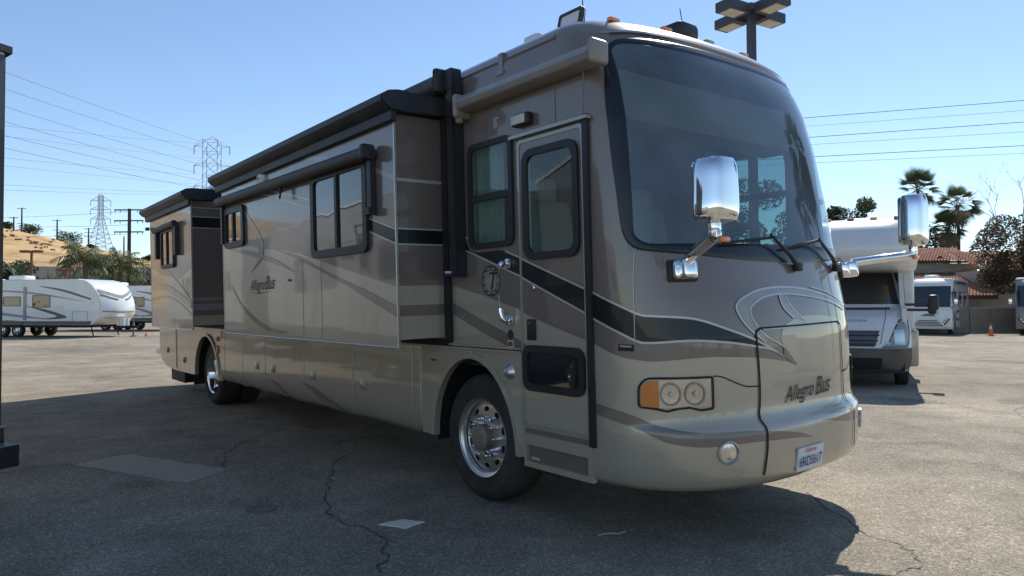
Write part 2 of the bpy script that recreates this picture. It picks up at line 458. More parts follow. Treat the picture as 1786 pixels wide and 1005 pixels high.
# ---- graphics on the front
def front_ribbon(name, up, lo, mat, off, n=9, k=8, parent=None):
    a = spline(up, n); b = spline(lo, n)
    if len(a) != len(b):
        def rs(p, m):
            out = []
            for i in range(m):
                x = i/(m-1)*(len(p)-1); q = min(int(x), len(p)-2); f = x-q
                out.append(tuple(p[q][c]+(p[q+1][c]-p[q][c])*f for c in (0, 1)))
            return out
        mlen = max(len(a), len(b)); a = rs(a, mlen); b = rs(b, mlen)
    m_ = MB()
    for p, q in zip(a, b):
        for j in range(k+1): m_.v.append(tuple(surf(p[0]+(q[0]-p[0])*j/k, p[1]+(q[1]-p[1])*j/k, off)))
    for i in range(len(a)-1):
        for j in range(k): m_.f.append((i*(k+1)+j, i*(k+1)+j+1, (i+1)*(k+1)+j+1, (i+1)*(k+1)+j)); m_.m.append(0)
    return bp(m_.build(name, mat, None, True, 60))
def front_line(name, pts, w, mat, off, n=9):
    p = spline(pts, n); h = ARC/2; m_ = MB()
    for i, q in enumerate(p):
        a = p[max(0, i-1)]; b = p[min(len(p)-1, i+1)]
        d = Vector(((b[0]-a[0])*h, b[1]-a[1])); d.normalize(); nn = Vector((-d.y, d.x))*w/2
        m_.v.append(tuple(surf(q[0]+nn.x/h, q[1]+nn.y, off))); m_.v.append(tuple(surf(q[0]-nn.x/h, q[1]-nn.y, off)))
    for i in range(len(p)-1): m_.f.append((2*i, 2*i+1, 2*i+3, 2*i+2)); m_.m.append(0)
    return bp(m_.build(name, mat, None, True, 60))
tau_lo = [(-.965,1.278),(-.8463,1.2),(-.7625,1.174),(-.7117,1.168),(-.6048,1.179),(-.5127,1.187),(-.4628,1.183),(-.3163,1.165),(-.1586,1.123),(-.0741,1.086)]
front_ribbon('lower_paint', tau_lo, [(t, 1.04) for t, z in tau_lo], 'tan', .002)
up2 = [(-.0741,1.387),(.0132,1.407),(.0924,1.406),(.2265,1.386),(.3411,1.351),(.47,1.30),(.62,1.25),(.8,1.22),(.98,1.24)]
front_ribbon('lower_paint', up2, [(t, 1.04) for t, z in up2], 'tan', .002)
le = [(-.0741,1.086),(-.1261,1.175),(-.1627,1.243),(-.1667,1.284),(-.1405,1.347),(-.0741,1.387)]
front_ribbon('lower_paint', le, [(-.0735, z) for t, z in le], 'tan', .002)
front_ribbon('lower_paint', [(-.0741,1.086),(-.0735,1.086)], [(-.0741,1.04),(-.0735,1.04)], 'tan', .002, 2)
bu = [(-.965,1.613),(-.8353,1.519),(-.7524,1.457),(-.7009,1.446),(-.5927,1.432),(-.5271,1.409),(-.4236,1.346),(-.3126,1.276),(-.2253,1.209)]
bl = [(-.965,1.442),(-.8422,1.35),(-.7731,1.295),(-.7281,1.282),(-.615,1.29),(-.5496,1.289),(-.4292,1.269),(-.3142,1.236),(-.2253,1.205)]
front_ribbon('black_stripe', bu, bl, 'black_paint', .004)
front_line('pinstripe', bu+[(-.1566,1.153)], .014, 'silver_line', .006)
front_line('pinstripe', bl+[(-.1566,1.153)], .014, 'silver_line', .006)
lo_ = [(-.2585,1.256),(-.3126,1.316),(-.3519,1.377),(-.3767,1.443),(-.3826,1.488),(-.3677,1.518),(-.338,1.546),(-.2688,1.584),(-.1878,1.602),(-.09,1.605),(.0174,1.594),(.1305,1.565),(.2625,1.52),(.42,1.45)]
li_ = [(-.1538,1.216),(-.2567,1.298),(-.2962,1.366),(-.3152,1.426),(-.3158,1.465),(-.3082,1.486),(-.2835,1.51),(-.2302,1.543),(-.1334,1.56),(-.0307,1.553),(.1195,1.526),(.2527,1.489),(.42,1.42)]
li_r = [li_[0]]+li_[1:]+[]
front_ribbon('swirl_band', lo_, [(-.20,1.25)]+li_[1:], 'grey_line', .0035)
front_line('pinstripe', lo_, .013, 'silver_line', .006)
front_line('pinstripe', li_, .011, 'silver_line', .006)
ba = [(-.137,1.556),(-.1384,1.515),(-.1217,1.461),(-.0688,1.397)]; bb = [(-.0988,1.555),(-.0826,1.493),(-.0404,1.429),(.0069,1.376)]
front_ribbon('swirl_branch', ba, bb, 'grey_line', .004)
front_line('pinstripe', ba, .011, 'silver_line', .006); front_line('pinstripe', bb, .011, 'silver_line', .006)
front_line('pinstripe', [(.10,1.60),(.22,1.565),(.36,1.50),(.5,1.43)], .010, 'silver_line', .006)
front_ribbon('taupe_tail', [(-.1566,1.225),(-.11,1.15),(-.0741,1.088)], [(-.1566,1.153),(-.12,1.12),(-.0741,1.085)], 'taupe', .0045)
su = [(-.965,.893),(-.8035,.836),(-.702,.772),(-.5787,.735),(-.3677,.722),(-.1469,.668),(-.0514,.615)]
sl = [(-.965,.82),(-.8101,.763),(-.7363,.708),(-.6919,.677),(-.6095,.653),(-.5263,.648),(-.3752,.655),(-.1483,.635),(-.0514,.613)]
front_ribbon('taupe_swoosh', su, sl, 'taupe', .004)
front_ribbon('taupe_swoosh', [(.0351,.712),(.1974,.70),(.3841,.69)], [(.0351,.71),(.2259,.655),(.3801,.63)], 'taupe', .004)
for s in (-1, 1): front_line('cap_seam', [(s*.748,1.845),(s*.764,1.65),(s*.772,1.46),(s*.778,1.28)], .006, 'bezel', .0065)
# hood panel seams
for s in (-1, 1):
    front_line('hood_seam', [(s*.283,1.347),(s*.305,1.325),(s*.308,1.287),(s*.3044,1.105),(s*.306,.889),(s*.318,.76),(s*.322,.6),(s*.335,.44)], .016, 'under', .0075)
front_line('hood_seam', [(-.283,1.347),(-.1,1.347),(.1,1.347),(.283,1.347)], .012, 'under', .0075)
front_line('hood_highlight', [(-.27,1.337),(-.1,1.338),(.1,1.338),(.27,1.337)], .008, 'bezel', .0075)
for s in (-1, 1):
    front_line('lamp_crease', [(s*.505,1.07),(s*.47,1.062),(s*.40,1.01),(s*.36,.99),(s*.305,.985)], .008, 'under', .005)

# ---- windscreen
mb = MB(); K = 5
for a, b in zip(po, pi_):
    for j in range(K+1): mb.v.append(tuple(surf(a[0]+(b[0]-a[0])*j/K, a[1]+(b[1]-a[1])*j/K, .008 if 0 < j < K else .003)))
for i in range(M_):
    i2 = (i+1) % M_
    for j in range(K): mb.f.append((i*(K+1)+j, i*(K+1)+j+1, i2*(K+1)+j+1, i2*(K+1)+j)); mb.m.append(0)
ws = MB(); gt = [-.775+1.55*i/60 for i in range(61)]; gz = [1.80+(3.29-1.80)*j/24 for j in range(25)]
for t in gt:
    for z in gz:
        sc_ = min(1., .69/.775+(3.29-z)*.75); ws.v.append(tuple(surf(t*sc_, max(z, 1.80+.06*(abs(t)/.775)**3), .002)))
for i in range(60):
    for j in range(24): ws.f.append((i*25+j, i*25+j+1, (i+1)*25+j+1, (i+1)*25+j)); ws.m.append(0)
wso = bp(ws.build('windscreen', 'ws_glass', None, True, 80))
mb.build('windscreen_surround', 'black_paint', wso, True, 60)
# visor lip over the glass
front_line('rain_gutter', [(-.70,3.315),(-.5,3.335),(-.2,3.34),(.1,3.34),(.4,3.335),(.70,3.315)], .018, 'grey_line', .012)
front_line('rain_gutter', [(-.66,3.303),(-.5,3.318),(-.2,3.322),(.1,3.322),(.4,3.318),(.66,3.303)], .016, 'rubber', .013)

# ---- head lamps, fog lamps, plate, script
def headlamp(s):
    hs = ARC/2; rc = rrect(.509*hs, .771*hs, .876, 1.066, (.035, .085, .012, .012), 7)
    rc = [(a[0]+(b[0]-a[0])*j/6, a[1]+(b[1]-a[1])*j/6) for a, b in zip(rc, rc[1:]+rc[:1]) for j in range(6)]
    pts = [(s*u/hs, v-.012*math.sin((u/hs-.509)/.262*12.5)*(1 if v < .90 else 0)) for u, v in rc]
    cx, cz = s*.64, .968
    def ring(sc, off): return [tuple(surf(t+math.copysign((sc-1)*.15, t-cx), z+math.copysign((sc-1)*.2, z-cz), off)) for t, z in pts]
    n = len(pts); m_ = MB(); m_.v = ring(1.06, .003)+ring(1.0, .012)+ring(.97, .010)
    for k in range(2):
        for i in range(n): m_.f.append((k*n+i, k*n+(i+1) % n, (k+1)*n+(i+1) % n, (k+1)*n+i)); m_.m.append(0)
    m_ = MB(); m_.tube([surf(t, z, .009) for t, z in pts], .007, 6, 0, False, True); h = bp(m_.build('headlamp', 'rubber', None, True))
    def patch(ts, z0, z1, off, nm, mt):
        q = MB()
        for t in ts:
            for j in range(5): q.v.append(tuple(surf(t, z0+(min(z1, ztop(t))-z0)*j/4, off)))
        for i in range(len(ts)-1):
            for j in range(4): q.f.append((i*5+j, i*5+j+1, (i+1)*5+j+1, (i+1)*5+j)); q.m.append(0)
        return q.build(nm, mt, h, True)
    def ztop(t): return 1.058-.075*max(0, (abs(t)-.715)/.052)**2.2
    patch([s*(.512+.0125*i) for i in range(16)], .885, 1.055, .0045, 'reflector', 'lamp_chrome')
    patch([s*(.70+.0125*i) for i in range(6)], .888, 1.045, .008, 'turn_lens', 'amber')
    for c in (.66, .575):
        q = MB(); rr = .066; hs = ARC/2
        ring_ = []
        for k_, (rad, of) in enumerate([(rr, .014), (rr*.86, .014), (rr*.8, .006), (rr*.45, .0045), (.0, .005)]):
            for a in range(24):
                an = 2*math.pi*a/24; q.v.append(tuple(surf(s*c+rad*math.cos(an)/hs, .968+rad*math.sin(an)*1.1, of)))
        for k_ in range(4):
            for a in range(24): q.f.append((k_*24+a, k_*24+(a+1) % 24, (k_+1)*24+(a+1) % 24, (k_+1)*24+a)); q.m.append(0 if k_ < 2 else 1)
        q.build('lamp_bowl', ['bezel', 'lamp_chrome'], h, True)
        q = MB(); q.lathe([(-.012, .0), (-.010, .012), (0, .016), (.010, .012), (.012, 0)], surf(s*c, .968, .012), 'y', 12); q.build('bulb', 'lens_white', h, True)
    patch([s*(.512+.0158*i) for i in range(17)], .884, 1.058, .0165, 'lens', 'lens_glass')
headlamp(-1); headlamp(1)
for s in (-1, 1):
    p = surf(s*.4846, .607, 0); q = MB(); nrm = (surf(s*.4846, .607, .1)-p).normalized()
    R_ = nrm.to_track_quat('Z', 'Y').to_matrix()
    m_ = MB(); m_.lathe([(-.02, .075), (.012, .074), (.016, .062), (.004, .056)], (0, 0, 0), 'z', 24); m_.v = [tuple(R_ @ Vector(v)+p) for v in m_.v]
    f = bp(m_.build('fog_lamp', 'bezel', None, True))
    m_ = MB(); m_.lathe([(.004, .057), (.008, .04), (.010, .0)], (0, 0, 0), 'z', 24); m_.v = [tuple(R_ @ Vector(v)+p) for v in m_.v]
    m_.build('fog_lens', 'lamp_chrome', f, True)
def surf_text(body, size, t0, z0, mat, name, off=.006, shear=.25, squeeze=1., parent=None, slope=0.):
    vs, fs = text_uv(body, size, shear, squeeze); q = MB()
    for u, v in vs: q.v.append(tuple(surf(t0+u/(ARC/2), z0+v+slope*u, off)))
    q.f = fs; q.m = [0]*len(fs)
    o = q.build(name, mat)
    return bp(o) if parent is None else o
surf_text('Allegro', .145, -.165, .855, 'ink', 'script_lettering', .007, .45, .80, slope=.05)
surf_text('Bus', .175, .045, .865, 'ink', 'script_lettering', .007, .45, .80, slope=.05)
m_ = MB()
m_.plate(rrect(-.155, .155, .415, .565, .012), [], lambda u, v: surf(u/(ARC/2)*1.0-.07, v, .016), lambda u, v: surf(u/(ARC/2)-.07, v, .004))
pl = bp(m_.build('licence_plate', 'plate_white'))
for body, sz, u0, z0, mt, sh in (('California', .042, -.082, .53, 'plate_red', .4), ('6RDS617', .088, -.142, .445, 'plate_blue', 0)):
    vs, fs = text_uv(body, sz, sh, .82); q = MB()
    q.v = [tuple(surf((u0+u)/(ARC/2)-.07, z0+v, .018)) for u, v in vs]; q.f = fs; q.m = [0]*len(fs)
    q.build('plate_lettering', mt, pl)
# corner marker / grab recess
front_line('grab_recess', [(-.843,1.252),(-.81,1.252),(-.783,1.249)], .042, 'rubber', .006); front_line('grab_recess_lip', [(-.835,1.262),(-.79,1.259)], .012, 'grey_line', .009)

# ---- mirrors
def mirror(s, head, base_t, hw=.115, hh=.175):
    b = surf(base_t, 1.72, .0); nrm = (surf(base_t, 1.72, .1)-b).normalized(); rot = nrm.to_track_quat('Y', 'Z').to_matrix()
    m_ = MB(); m_.rbox(b+nrm*.012, (.19, .03, .135), .01, 2, 0, rot)
    root = bp(m_.build('mirror', 'black_plastic', None, True))
    m_ = MB(); m_.rbox(b+nrm*.05, (.15, .07, .115), .018, 3, 0, rot); m_.rbox(b+nrm*.10, (.085, .10, .125), .02, 3, 0, rot)
    m_.build('mirror_base', 'chrome', root, True)
    hb = Vector(head)
    st = b+nrm*.11+Vector((0, 0, .05))
    pts = spline([tuple(st), tuple(st.lerp(hb+Vector((0, 0, -hh-.05)), .5)), tuple(hb+Vector((-s*.02, .02, -hh-.055))), tuple(hb+Vector((0, 0, -hh-.03))), tuple(hb+Vector((0, 0, -hh+.03)))], 7)
    m_ = MB(); m_.tube(pts, [.034]*len(pts), 12); m_.build('mirror_arm', 'chrome', root, True)
    am = hb+Vector((-s*.03, -.035, -hh-.075)); m_ = MB(); m_.rbox(am, (.07, .03, .028), .008, 2); m_.build('mirror_marker', 'amber', root, True)
    # housing: rounded loaf, domed towards the front
    m_ = MB(); nu, nv = 28, 18
    for i in range(nv+1):
        v = -1+2*i/nv
        for j in range(nu):
            a = 2*math.pi*j/nu; ca, sa = math.cos(a), math.sin(a)
            k = (1-abs(v)**5)**(1/5) if abs(v) < 1 else 0
            w = hw*(1-.10*v); ex = math.copysign(abs(ca)**.55, ca)*w*max(k, .0)
            ey = (-abs(sa)**.7*.105 if sa > 0 else abs(sa)**.35*.055)*max(k, 0)
            m_.v.append((hb.x+ex, hb.y+ey, hb.z+v*hh))
    for i in range(nv):
        for j in range(nu): m_.f.append((i*nu+j, i*nu+(j+1) % nu, (i+1)*nu+(j+1) % nu, (i+1)*nu+j)); m_.m.append(0)
    m_.f.append(tuple(range(nu))); m_.f.append(tuple(nv*nu+j for j in range(nu))); m_.m += [0, 0]
    m_.build('mirror_housing', 'chrome', root, True, 50)
    m_ = MB(); m_.plate(rrect(-hw*.85, hw*.85, -hh*.85, hh*.85, .03), [], lambda u, v: (hb.x+u, hb.y+.060, hb.z+v), lambda u, v: (hb.x+u, hb.y+.05, hb.z+v))
    m_.build('mirror_glass', 'chrome', root)
mirror(-1, (-1.49, -2.37, 2.105), -.578)
mirror(1, (1.36, -2.17, 2.10), .60, .115, .215)

# ---- wipers
def wiper(t0, z0, elbow, tip0, tip1):
    b = surf(t0, z0, .03); m_ = MB(); m_.rbox(b, (.07, .05, .06), .015, 2)
    w = bp(m_.build('wiper', 'black_plastic', None, True))
    e = surf(elbow[0], elbow[1], .06); m_ = MB(); m_.tube([b, b+(e-b)*.35+Vector((0, -.015, 0)), e], [.02, .013, .009], 8); m_.build('wiper_arm', 'black_plastic', w, True)
    m_ = MB(); k = 10
    m_.tube([surf(tip0[0]+(tip1[0]-tip0[0])*i/k, tip0[1]+(tip1[1]-tip0[1])*i/k, .035) for i in range(k+1)], .011, 6); m_.build('wiper_blade', 'rubber', w, True)
wiper(.0132, 1.735, (-.155, 1.945), (-.40, 1.885), (-.105, 1.935))
wiper(.38, 1.735, (.20, 1.93), (-.06, 1.86), (.23, 1.93))

# ---- side walls
def SX(x): return lambda u, v: (x, u, v)
def side_poly(name, pts, x, mat, parent=None, holes=(), th=.0015):
    m_ = MB(); m_.plate(pts, list(holes), SX(x), SX(x+th)); o = m_.build(name, mat, parent)
    return o if parent is not None else bp(o)
def side_line(name, pts, w, x, mat, parent=None, n=8, taper=False):
    p = spline(pts, n); a_, b_ = [], []
    for i, q in enumerate(p):
        a = p[max(0, i-1)]; b = p[min(len(p)-1, i+1)]; d = Vector((b[0]-a[0], b[1]-a[1])).normalized(); k = i/(len(p)-1)
        ww = w*(math.sin(math.pi*min(1, max(.02, k)))**.7 if taper else 1)
        nn = Vector((-d.y, d.x))*ww/2; a_.append((q[0]+nn.x, q[1]+nn.y)); b_.append((q[0]-nn.x, q[1]-nn.y))
    m_ = MB(); m_.v = [(x, *q) for q in a_]+[(x, *q) for q in b_]; k = len(p)
    for i in range(k-1): m_.f.append((i, i+1, k+i+1, k+i)); m_.m.append(0)
    o = m_.build(name, mat, parent)
    return o if parent is not None else bp(o)
WX = -1.268
WIN = rrect(-.485, .045, 1.975, 2.765, .07)
m_ = MB(); m_.plate([(10.4,1.19),(10.4,3.16),(-1.235,3.16),(-1.235,2.72),(-.55,2.72),(-.55,1.19)], [WIN], SX(WX), SX(WX+.05))
bp(m_.build('side_wall', 'tan'))
tauL = spline([(.44,1.71),(.086,1.631),(-.072,1.602),(-.351,1.534),(-.55,1.48)], 6)
side_poly('upper_paint', [(-1.2345,3.158),(-1.2345,2.721),(-.5505,2.721)]+[(-.5505,1.48)]+tauL[::-1][1:]+[(4.9,1.9),(10.39,1.9),(10.39,3.158)], WX-.0025, 'taupe', None, [WIN])
bandU = spline([(.44,2.165),(.3,2.125),(.15,2.06),(.06,1.95),(-.1,1.935),(-.30,1.935),(-.407,1.915),(-.5505,1.868)], 5); bandL = spline([(.44,2.047),(.107,1.953),(-.321,1.808),(-.5505,1.731)], 6)
side_poly('black_stripe', bandU+bandL[::-1], WX-.0045, 'black_paint')
side_line('pinstripe', [(.44,2.165),(.227,2.102),(.06,2.04)], .013, WX-.006, 'silver_line'); side_line('pinstripe', [(-.38,1.925),(-.407,1.915),(-.5505,1.868)], .013, WX-.006, 'silver_line')
side_line('pinstripe', [(.44,2.047),(.107,1.953),(-.321,1.808),(-.5505,1.731)], .013, WX-.006, 'silver_line')
swU = spline([(.44,1.585),(.093,1.459),(-.25,1.35),(-.5505,1.256)], 5); swL = spline([(.44,1.49),(.097,1.368),(-.25,1.255),(-.5505,1.162)], 5)
side_poly('taupe_swoosh', [(u, max(v, 1.192)) for u, v in swU]+[(u, max(v, 1.191)) for u, v in swL[::-1]], WX-.0045, 'taupe')
# grab-handle side moulding and belt rail
m_ = MB(); m_.box((-1.283, 4.9, 1.205), (.03, 10.9, .012)); m_.box((-1.280, 4.9, 1.178), (.024, 10.9, .018)); bp(m_.build('belt_rail', 'tan'))
for y in (-.18, -.95):
    m_ = MB(); m_.box((-1.272, y-.0, 2.95), (.006, .012 if y > -.5 else .035, .42)); bp(m_.build('wall_seam', 'taupe'))
# entry window
def window(name, y0, y1, z0, z1, x, parent, frame=.05, r=.07, mids=(), vmids=(), pane='side_glass', depth=.022):
    m_ = MB(); m_.plate(rrect(y0-frame*.35, y1+frame*.35, z0-frame*.35, z1+frame*.35, r+.01), [rrect(y0+frame*.65, y1-frame*.65, z0+frame*.65, z1-frame*.65, max(.015, r-.02))], SX(x-depth), SX(x+.004))
    fr = m_.build(name, 'black_plastic', parent); fr = fr if parent is not None else bp(fr)
    if parent is None:
        par = fr
    else: par = parent
    for zz in mids: 
        m_ = MB(); m_.box((x-depth*.5, (y0+y1)/2, zz), (depth*1.1, abs(y1-y0)-frame, .05)); m_.build('window_bar', 'black_plastic', par)
    for yy in vmids:
        m_ = MB(); m_.box((x-depth*.5, yy, (z0+z1)/2), (depth*1.1, .045, abs(z1-z0)-frame)); m_.build('window_bar', 'black_plastic', par)
    m_ = MB(); m_.plate(rrect(y0+frame*.4, y1-frame*.4, z0+frame*.4, z1-frame*.4, r), [], SX(x-depth*.4), SX(x-depth*.4+.006))
    m_.build('pane', pane, par)
    return fr
window('entry_window', -.485, .045, 1.975, 2.765, WX-.003, None, .044, .07, (2.35,))
# curtain inside
m_ = MB(); k = 60
for i in range(k+1):
    y = .06-.34*i/k; x = -1.195+.016*math.sin(i*1.35)
    m_.v += [(x, y, 1.95), (x*1.0+.01*math.sin(i*.9), y, 2.8)]
for i in range(k): m_.f.append((2*i, 2*i+1, 2*i+3, 2*i+2)); m_.m.append(0)
bp(m_.build('curtain', 'curtain', None, True, 80))
# ---- entry door
DX = -1.275
dw1 = rrect(-1.17, -.635, 1.86, 2.61, .09); dw2 = rrect(-1.185, -.595, .93, 1.22, .07)
m_ = MB(); m_.plate(rrect(-1.222, -.565, .665, 2.695, .03), [dw1, dw2], SX(DX), SX(DX+.045)); door = bp(m_.build('entry_door', 'tan'))
dt = spline([(-.565,1.477),(-.651,1.443),(-.9,1.372),(-1.222,1.288)], 5)
side_poly('door_upper_paint', [(-.5655,2.69),(-.5655,1.477)]+dt[1:]+[(-1.2215,2.69)], DX-.0015, 'taupe', door, [dw1])
u_ = spline([(-.565,1.863),(-.684,1.816),(-1.222,1.623)], 5); l_ = spline([(-.565,1.726),(-.679,1.678),(-1.222,1.463)], 5)
side_poly('black_stripe', u_+l_[::-1], DX-.003, 'black_paint', door)
side_line('pinstripe', [(-.565,1.863),(-.684,1.816),(-1.222,1.623)], .013, DX-.0045, 'silver_line', door); side_line('pinstripe', [(-.565,1.726),(-.679,1.678),(-1.222,1.463)], .013, DX-.0045, 'silver_line', door)
side_poly('taupe_swoosh', [(-.566,1.25),(-.60,1.238),(-.60,1.13),(-.566,1.155)], DX-.003, 'taupe', door)
window('door_window_frame', -1.17, -.635, 1.86, 2.61, DX-.002, door, .05, .09)
window('door_lower_window_frame', -1.185, -.595,   .93, 1.22, DX-.002, door, .05, .07, pane='tint_pane')
m_ = MB(); m_.plate(rrect(-1.232, -.556, .655, 2.71, .035), [rrect(-1.212, -.576, .675, 2.685, .03)], SX(DX-.008), SX(DX+.02)); m_.build('door_edge_trim', 'bezel', door)
m_ = MB(); m_.rbox((DX-.008, -.672, 1.347), (.022, .088, .15), .009, 2); m_.build('door_latch', 'black_plastic', door, True)
m_ = MB(); m_.lathe([(-.016, 0), (-.016, .011), (.0, .012)], (DX-.012, -.672, 1.39), 'x', 14); m_.build('latch_lock', 'chrome', door, True)
m_ = MB(); m_.lathe([(-.014, 0), (-.014, .018), (-.006, .024), (.0, .024)], (DX-.002, -.693, 1.645), 'x', 18); m_.build('deadbolt', 'chrome', door, True)
m_ = MB(); m_.box((-1.280, -1.258, 1.68), (.03, .046, 2.16)); bp(m_.build('door_post_trim', 'black_plastic'))
m_ = MB(); m_.plate([(-.575,.64),(-1.24,.64),(-1.24,.605),(-.575,.605)], [], SX(-1.282), SX(-1.25)); bp(m_.build('door_sill', 'taupe'))
m_ = MB(); m_.box((-1.292, -.90, 2.735), (.05, .80, .022)); bp(m_.build('drip_rail', 'bezel'))
# porch light, old bracket scar
m_ = MB(); m_.rbox((-1.30, -.645, 2.845), (.06, .185, .085), .012, 2); pl_ = bp(m_.build('porch_light', 'black_plastic', None, True))
m_ = MB(); m_.rbox((-1.333, -.635, 2.845), (.012, .15, .065), .005, 2); m_.build('light_lens', 'lens_white', pl_, True)
m_ = MB(); m_.box((-1.273, -.30, 2.89), (.008, .045, .075)); m_.box((-1.276, -.315, 2.925), (.008, .07, .02)); bp(m_.build('bracket_scar', 'bezel'))
# grab handle
m_ = MB(); hp = spline([(-1.275,-.41,1.83),(-1.335,-.40,1.825),(-1.345,-.385,1.72),(-1.345,-.38,1.6),(-1.34,-.39,1.5),(-1.33,-.405,1.42),(-1.275,-.42,1.40)], 7)
m_.tube(hp, .016, 10); gh = bp(m_.build('grab_handle', 'lens_glass', None, True))
m_ = MB(); m_.tube(hp[:9], .021, 12); m_.rbox((-1.285, -.42, 1.83), (.03, .07, .075), .012, 2); m_.build('handle_end', 'chrome', gh, True)
m_ = MB(); m_.tube(hp[-15:], .021, 12); m_.rbox((-1.285, -.425, 1.41), (.03, .075, .08), .012, 2); m_.build('handle_end', 'chrome', gh, True)
# round compass emblem
cy, cz, er = -.196, 1.708, .118
def disc(y, z, r0, r1, n=40): return [(y+r1*math.cos(2*math.pi*i/n), z+r1*math.sin(2*math.pi*i/n)) for i in range(n)], [(y+r0*math.cos(2*math.pi*i/n), z+r0*math.sin(2*math.pi*i/n)) for i in range(n)]
o_, i_ = disc(cy, cz, er*.90, er)
em = side_poly('emblem', o_, WX-.004, 'grey_line')
side_poly('emblem_ring', o_, WX-.0055, 'ink', em, [i_])
o2, i2 = disc(cy, cz, er*.70, er*.74); side_poly('emblem_ring', o2, WX-.0055, 'ink', em, [i2])
star = []
for i in range(8):
    a = math.pi/4*i; r = er*(.66 if i % 2 == 0 else .14); star.append((cy+r*math.cos(a), cz+r*math.sin(a)))
side_poly('compass_star', star, WX-.0055, 'bezel', em)
vs, fs = text_uv('T', .20, .3); q = MB(); q.v = [(WX-.007, cy+.05-u*.9, cz-.07+v) for u, v in vs]; q.f = fs; q.m = [0]*len(fs); q.build('emblem_letter', 'ink', em)
for k_ in range(10):
    a = 2*math.pi*k_/10+.3; m_ = MB(); m_.box((WX-.006, cy+er*.82*math.cos(a), cz+er*.82*math.sin(a)), (.002, .022, .012)); m_.build('emblem_tick', 'ink', em)
m_ = MB(); m_.box((WX-.004, -.418, 1.235), (.004, .07, .05)); st_ = bp(m_.build('warning_sticker', 'plate_white')); m_ = MB(); m_.box((WX-.007, -.418, 1.235), (.003, .056, .036)); m_.build('sticker_print', 'rust_red', st_)
m_ = MB(); m_.plate([(-.385,1.315),(-.418,1.345),(-.45,1.315),(-.445,1.285),(-.418,1.262),(-.39,1.285)], [], SX(WX-.0065), SX(WX-.004)); bp(m_.build('shield_sticker', 'ink'))

# ---- lower body: fenders, storage doors
secp = [(-1.27, 1.168), (-1.28, .95), (-1.287, .75), (-1.285, .60), (-1.275, .50), (-1.25, .43), (-1.21, .392), (-1.16, .378)]
def bay(name, y0, y1, mat='tan'):
    m_ = MB(); ys_ = [y0, y0+.006, y1-.006, y1]; k = len(secp)
    for i, y in enumerate(ys_):
        d = .008 if i in (0, 3) else 0
        for x, z in secp: m_.v.append((x+d, y, z))
    for i in range(3):
        for j in range(k-1): m_.f.append((i*k+j, i*k+j+1, (i+1)*k+j+1, (i+1)*k+j)); m_.m.append(0)
    for y in (y0, y1):
        b0 = len(m_.v)
        for x, z in secp: m_.v.append((x+.05, y, z+.01))
        o_ = 0 if y == y0 else 3*k
        for j in range(k-1): m_.f.append((o_+j, o_+j+1, b0+j+1, b0+j)); m_.m.append(0)
    return bp(m_.build(name, mat, None, True, 40))
def paddle(b, y, z):
    m_ = MB(); m_.rbox((-1.288, y, z), (.012, .13, .10), .005, 2); m_.build('latch_plate', 'bezel', b, True)
    m_ = MB(); m_.rbox((-1.297, y, z-.005), (.012, .085, .055), .005, 2); m_.build('latch_paddle', 'tan', b, True)
edges = [(.99, 2.156, 1.92), (2.172, 3.406, 3.15), (3.422, 4.666, 4.386), (4.682, 5.546, 4.977), (5.562, 6.355, None)]
for y0, y1, h in edges:
    b = bay('storage_door', y0, y1)
    if h: paddle(b, h, .738)
bay('body_filler', .846, .975); bay('body_filler', 6.368, 6.55)
side_line('taupe_slash', [(4.50,.585),(4.2,.50),(3.95,.43)], .05, -1.2915, 'taupe', None, 6, True)
side_line('taupe_slash', [(3.45,.63),(3.1,.56),(2.813,.482),(2.45,.43)], .07, -1.2915, 'taupe', None, 6, True)
def arch(cy, rx, ry, z0, n=22): return [(cy+rx*math.cos(math.pi*i/n), z0+ry*math.sin(math.pi*i/n)) for i in range(n+1)]
def fender(y0, y1, cy, rx, ry, zb):
    a = arch(cy, rx, ry, zb); 
    m_ = MB(); m_.plate([(y1, 1.168), (y1, zb)]+a+[(y0, zb), (y0, 1.168)], [], SX(-1.276), SX(-1.24)); f = bp(m_.build('fender', 'tan'))
    o_ = arch(cy, rx+.05, ry+.045, zb); m_ = MB(); m_.plate(o_+a[::-1], [], SX(-1.30), SX(-1.274)); 
    fl = m_.build('fender_flare', 'tan', f)
    bv = fl.modifiers.new('bevel', 'BEVEL'); bv.width = .012; bv.segments = 2; bv.limit_method = 'ANGLE'
    m_ = MB(); w_ = arch(cy, rx+.02, ry+.02, zb-.05)
    for u, v in w_: m_.v += [(-1.245, u, v), (-.62, u, v)]
    for i in range(len(w_)-1): m_.f.append((2*i, 2*i+1, 2*i+3, 2*i+2)); m_.m.append(0)
    m_.f.append(tuple(2*i+1 for i in range(len(w_)))); m_.m.append(0)
    m_.build('wheel_well', 'under', f)
    return f
ff = fender(-.545, .838, .075, .55, .68, .42)
fender(6.56, 8.10, 7.30, .62, .65, .40)
m_ = MB(); m_.plate(rrect(.53, .72, .985, 1.135, .025), [], SX(-1.283), SX(-1.274)); fd = m_.build('fuel_door', 'tan', ff); m_ = MB(); m_.box((-1.286, .62, 1.06), (.008, .07, .014)); m_.build('fuel_latch', 'ink', ff)
m_ = MB(); m_.lathe([(-.04, .0), (-.035, .028), (-.012, .05), (0, .06)], (-1.276, -.401, 1.026), 'x', 20); m_.build('air_horn_cover', 'polished', ff, True)
m_ = MB(); m_.rbox((-1.283, .10, 1.153), (.014, .09, .018), .004, 2); m_.build('fender_badge', 'silver_line', ff)
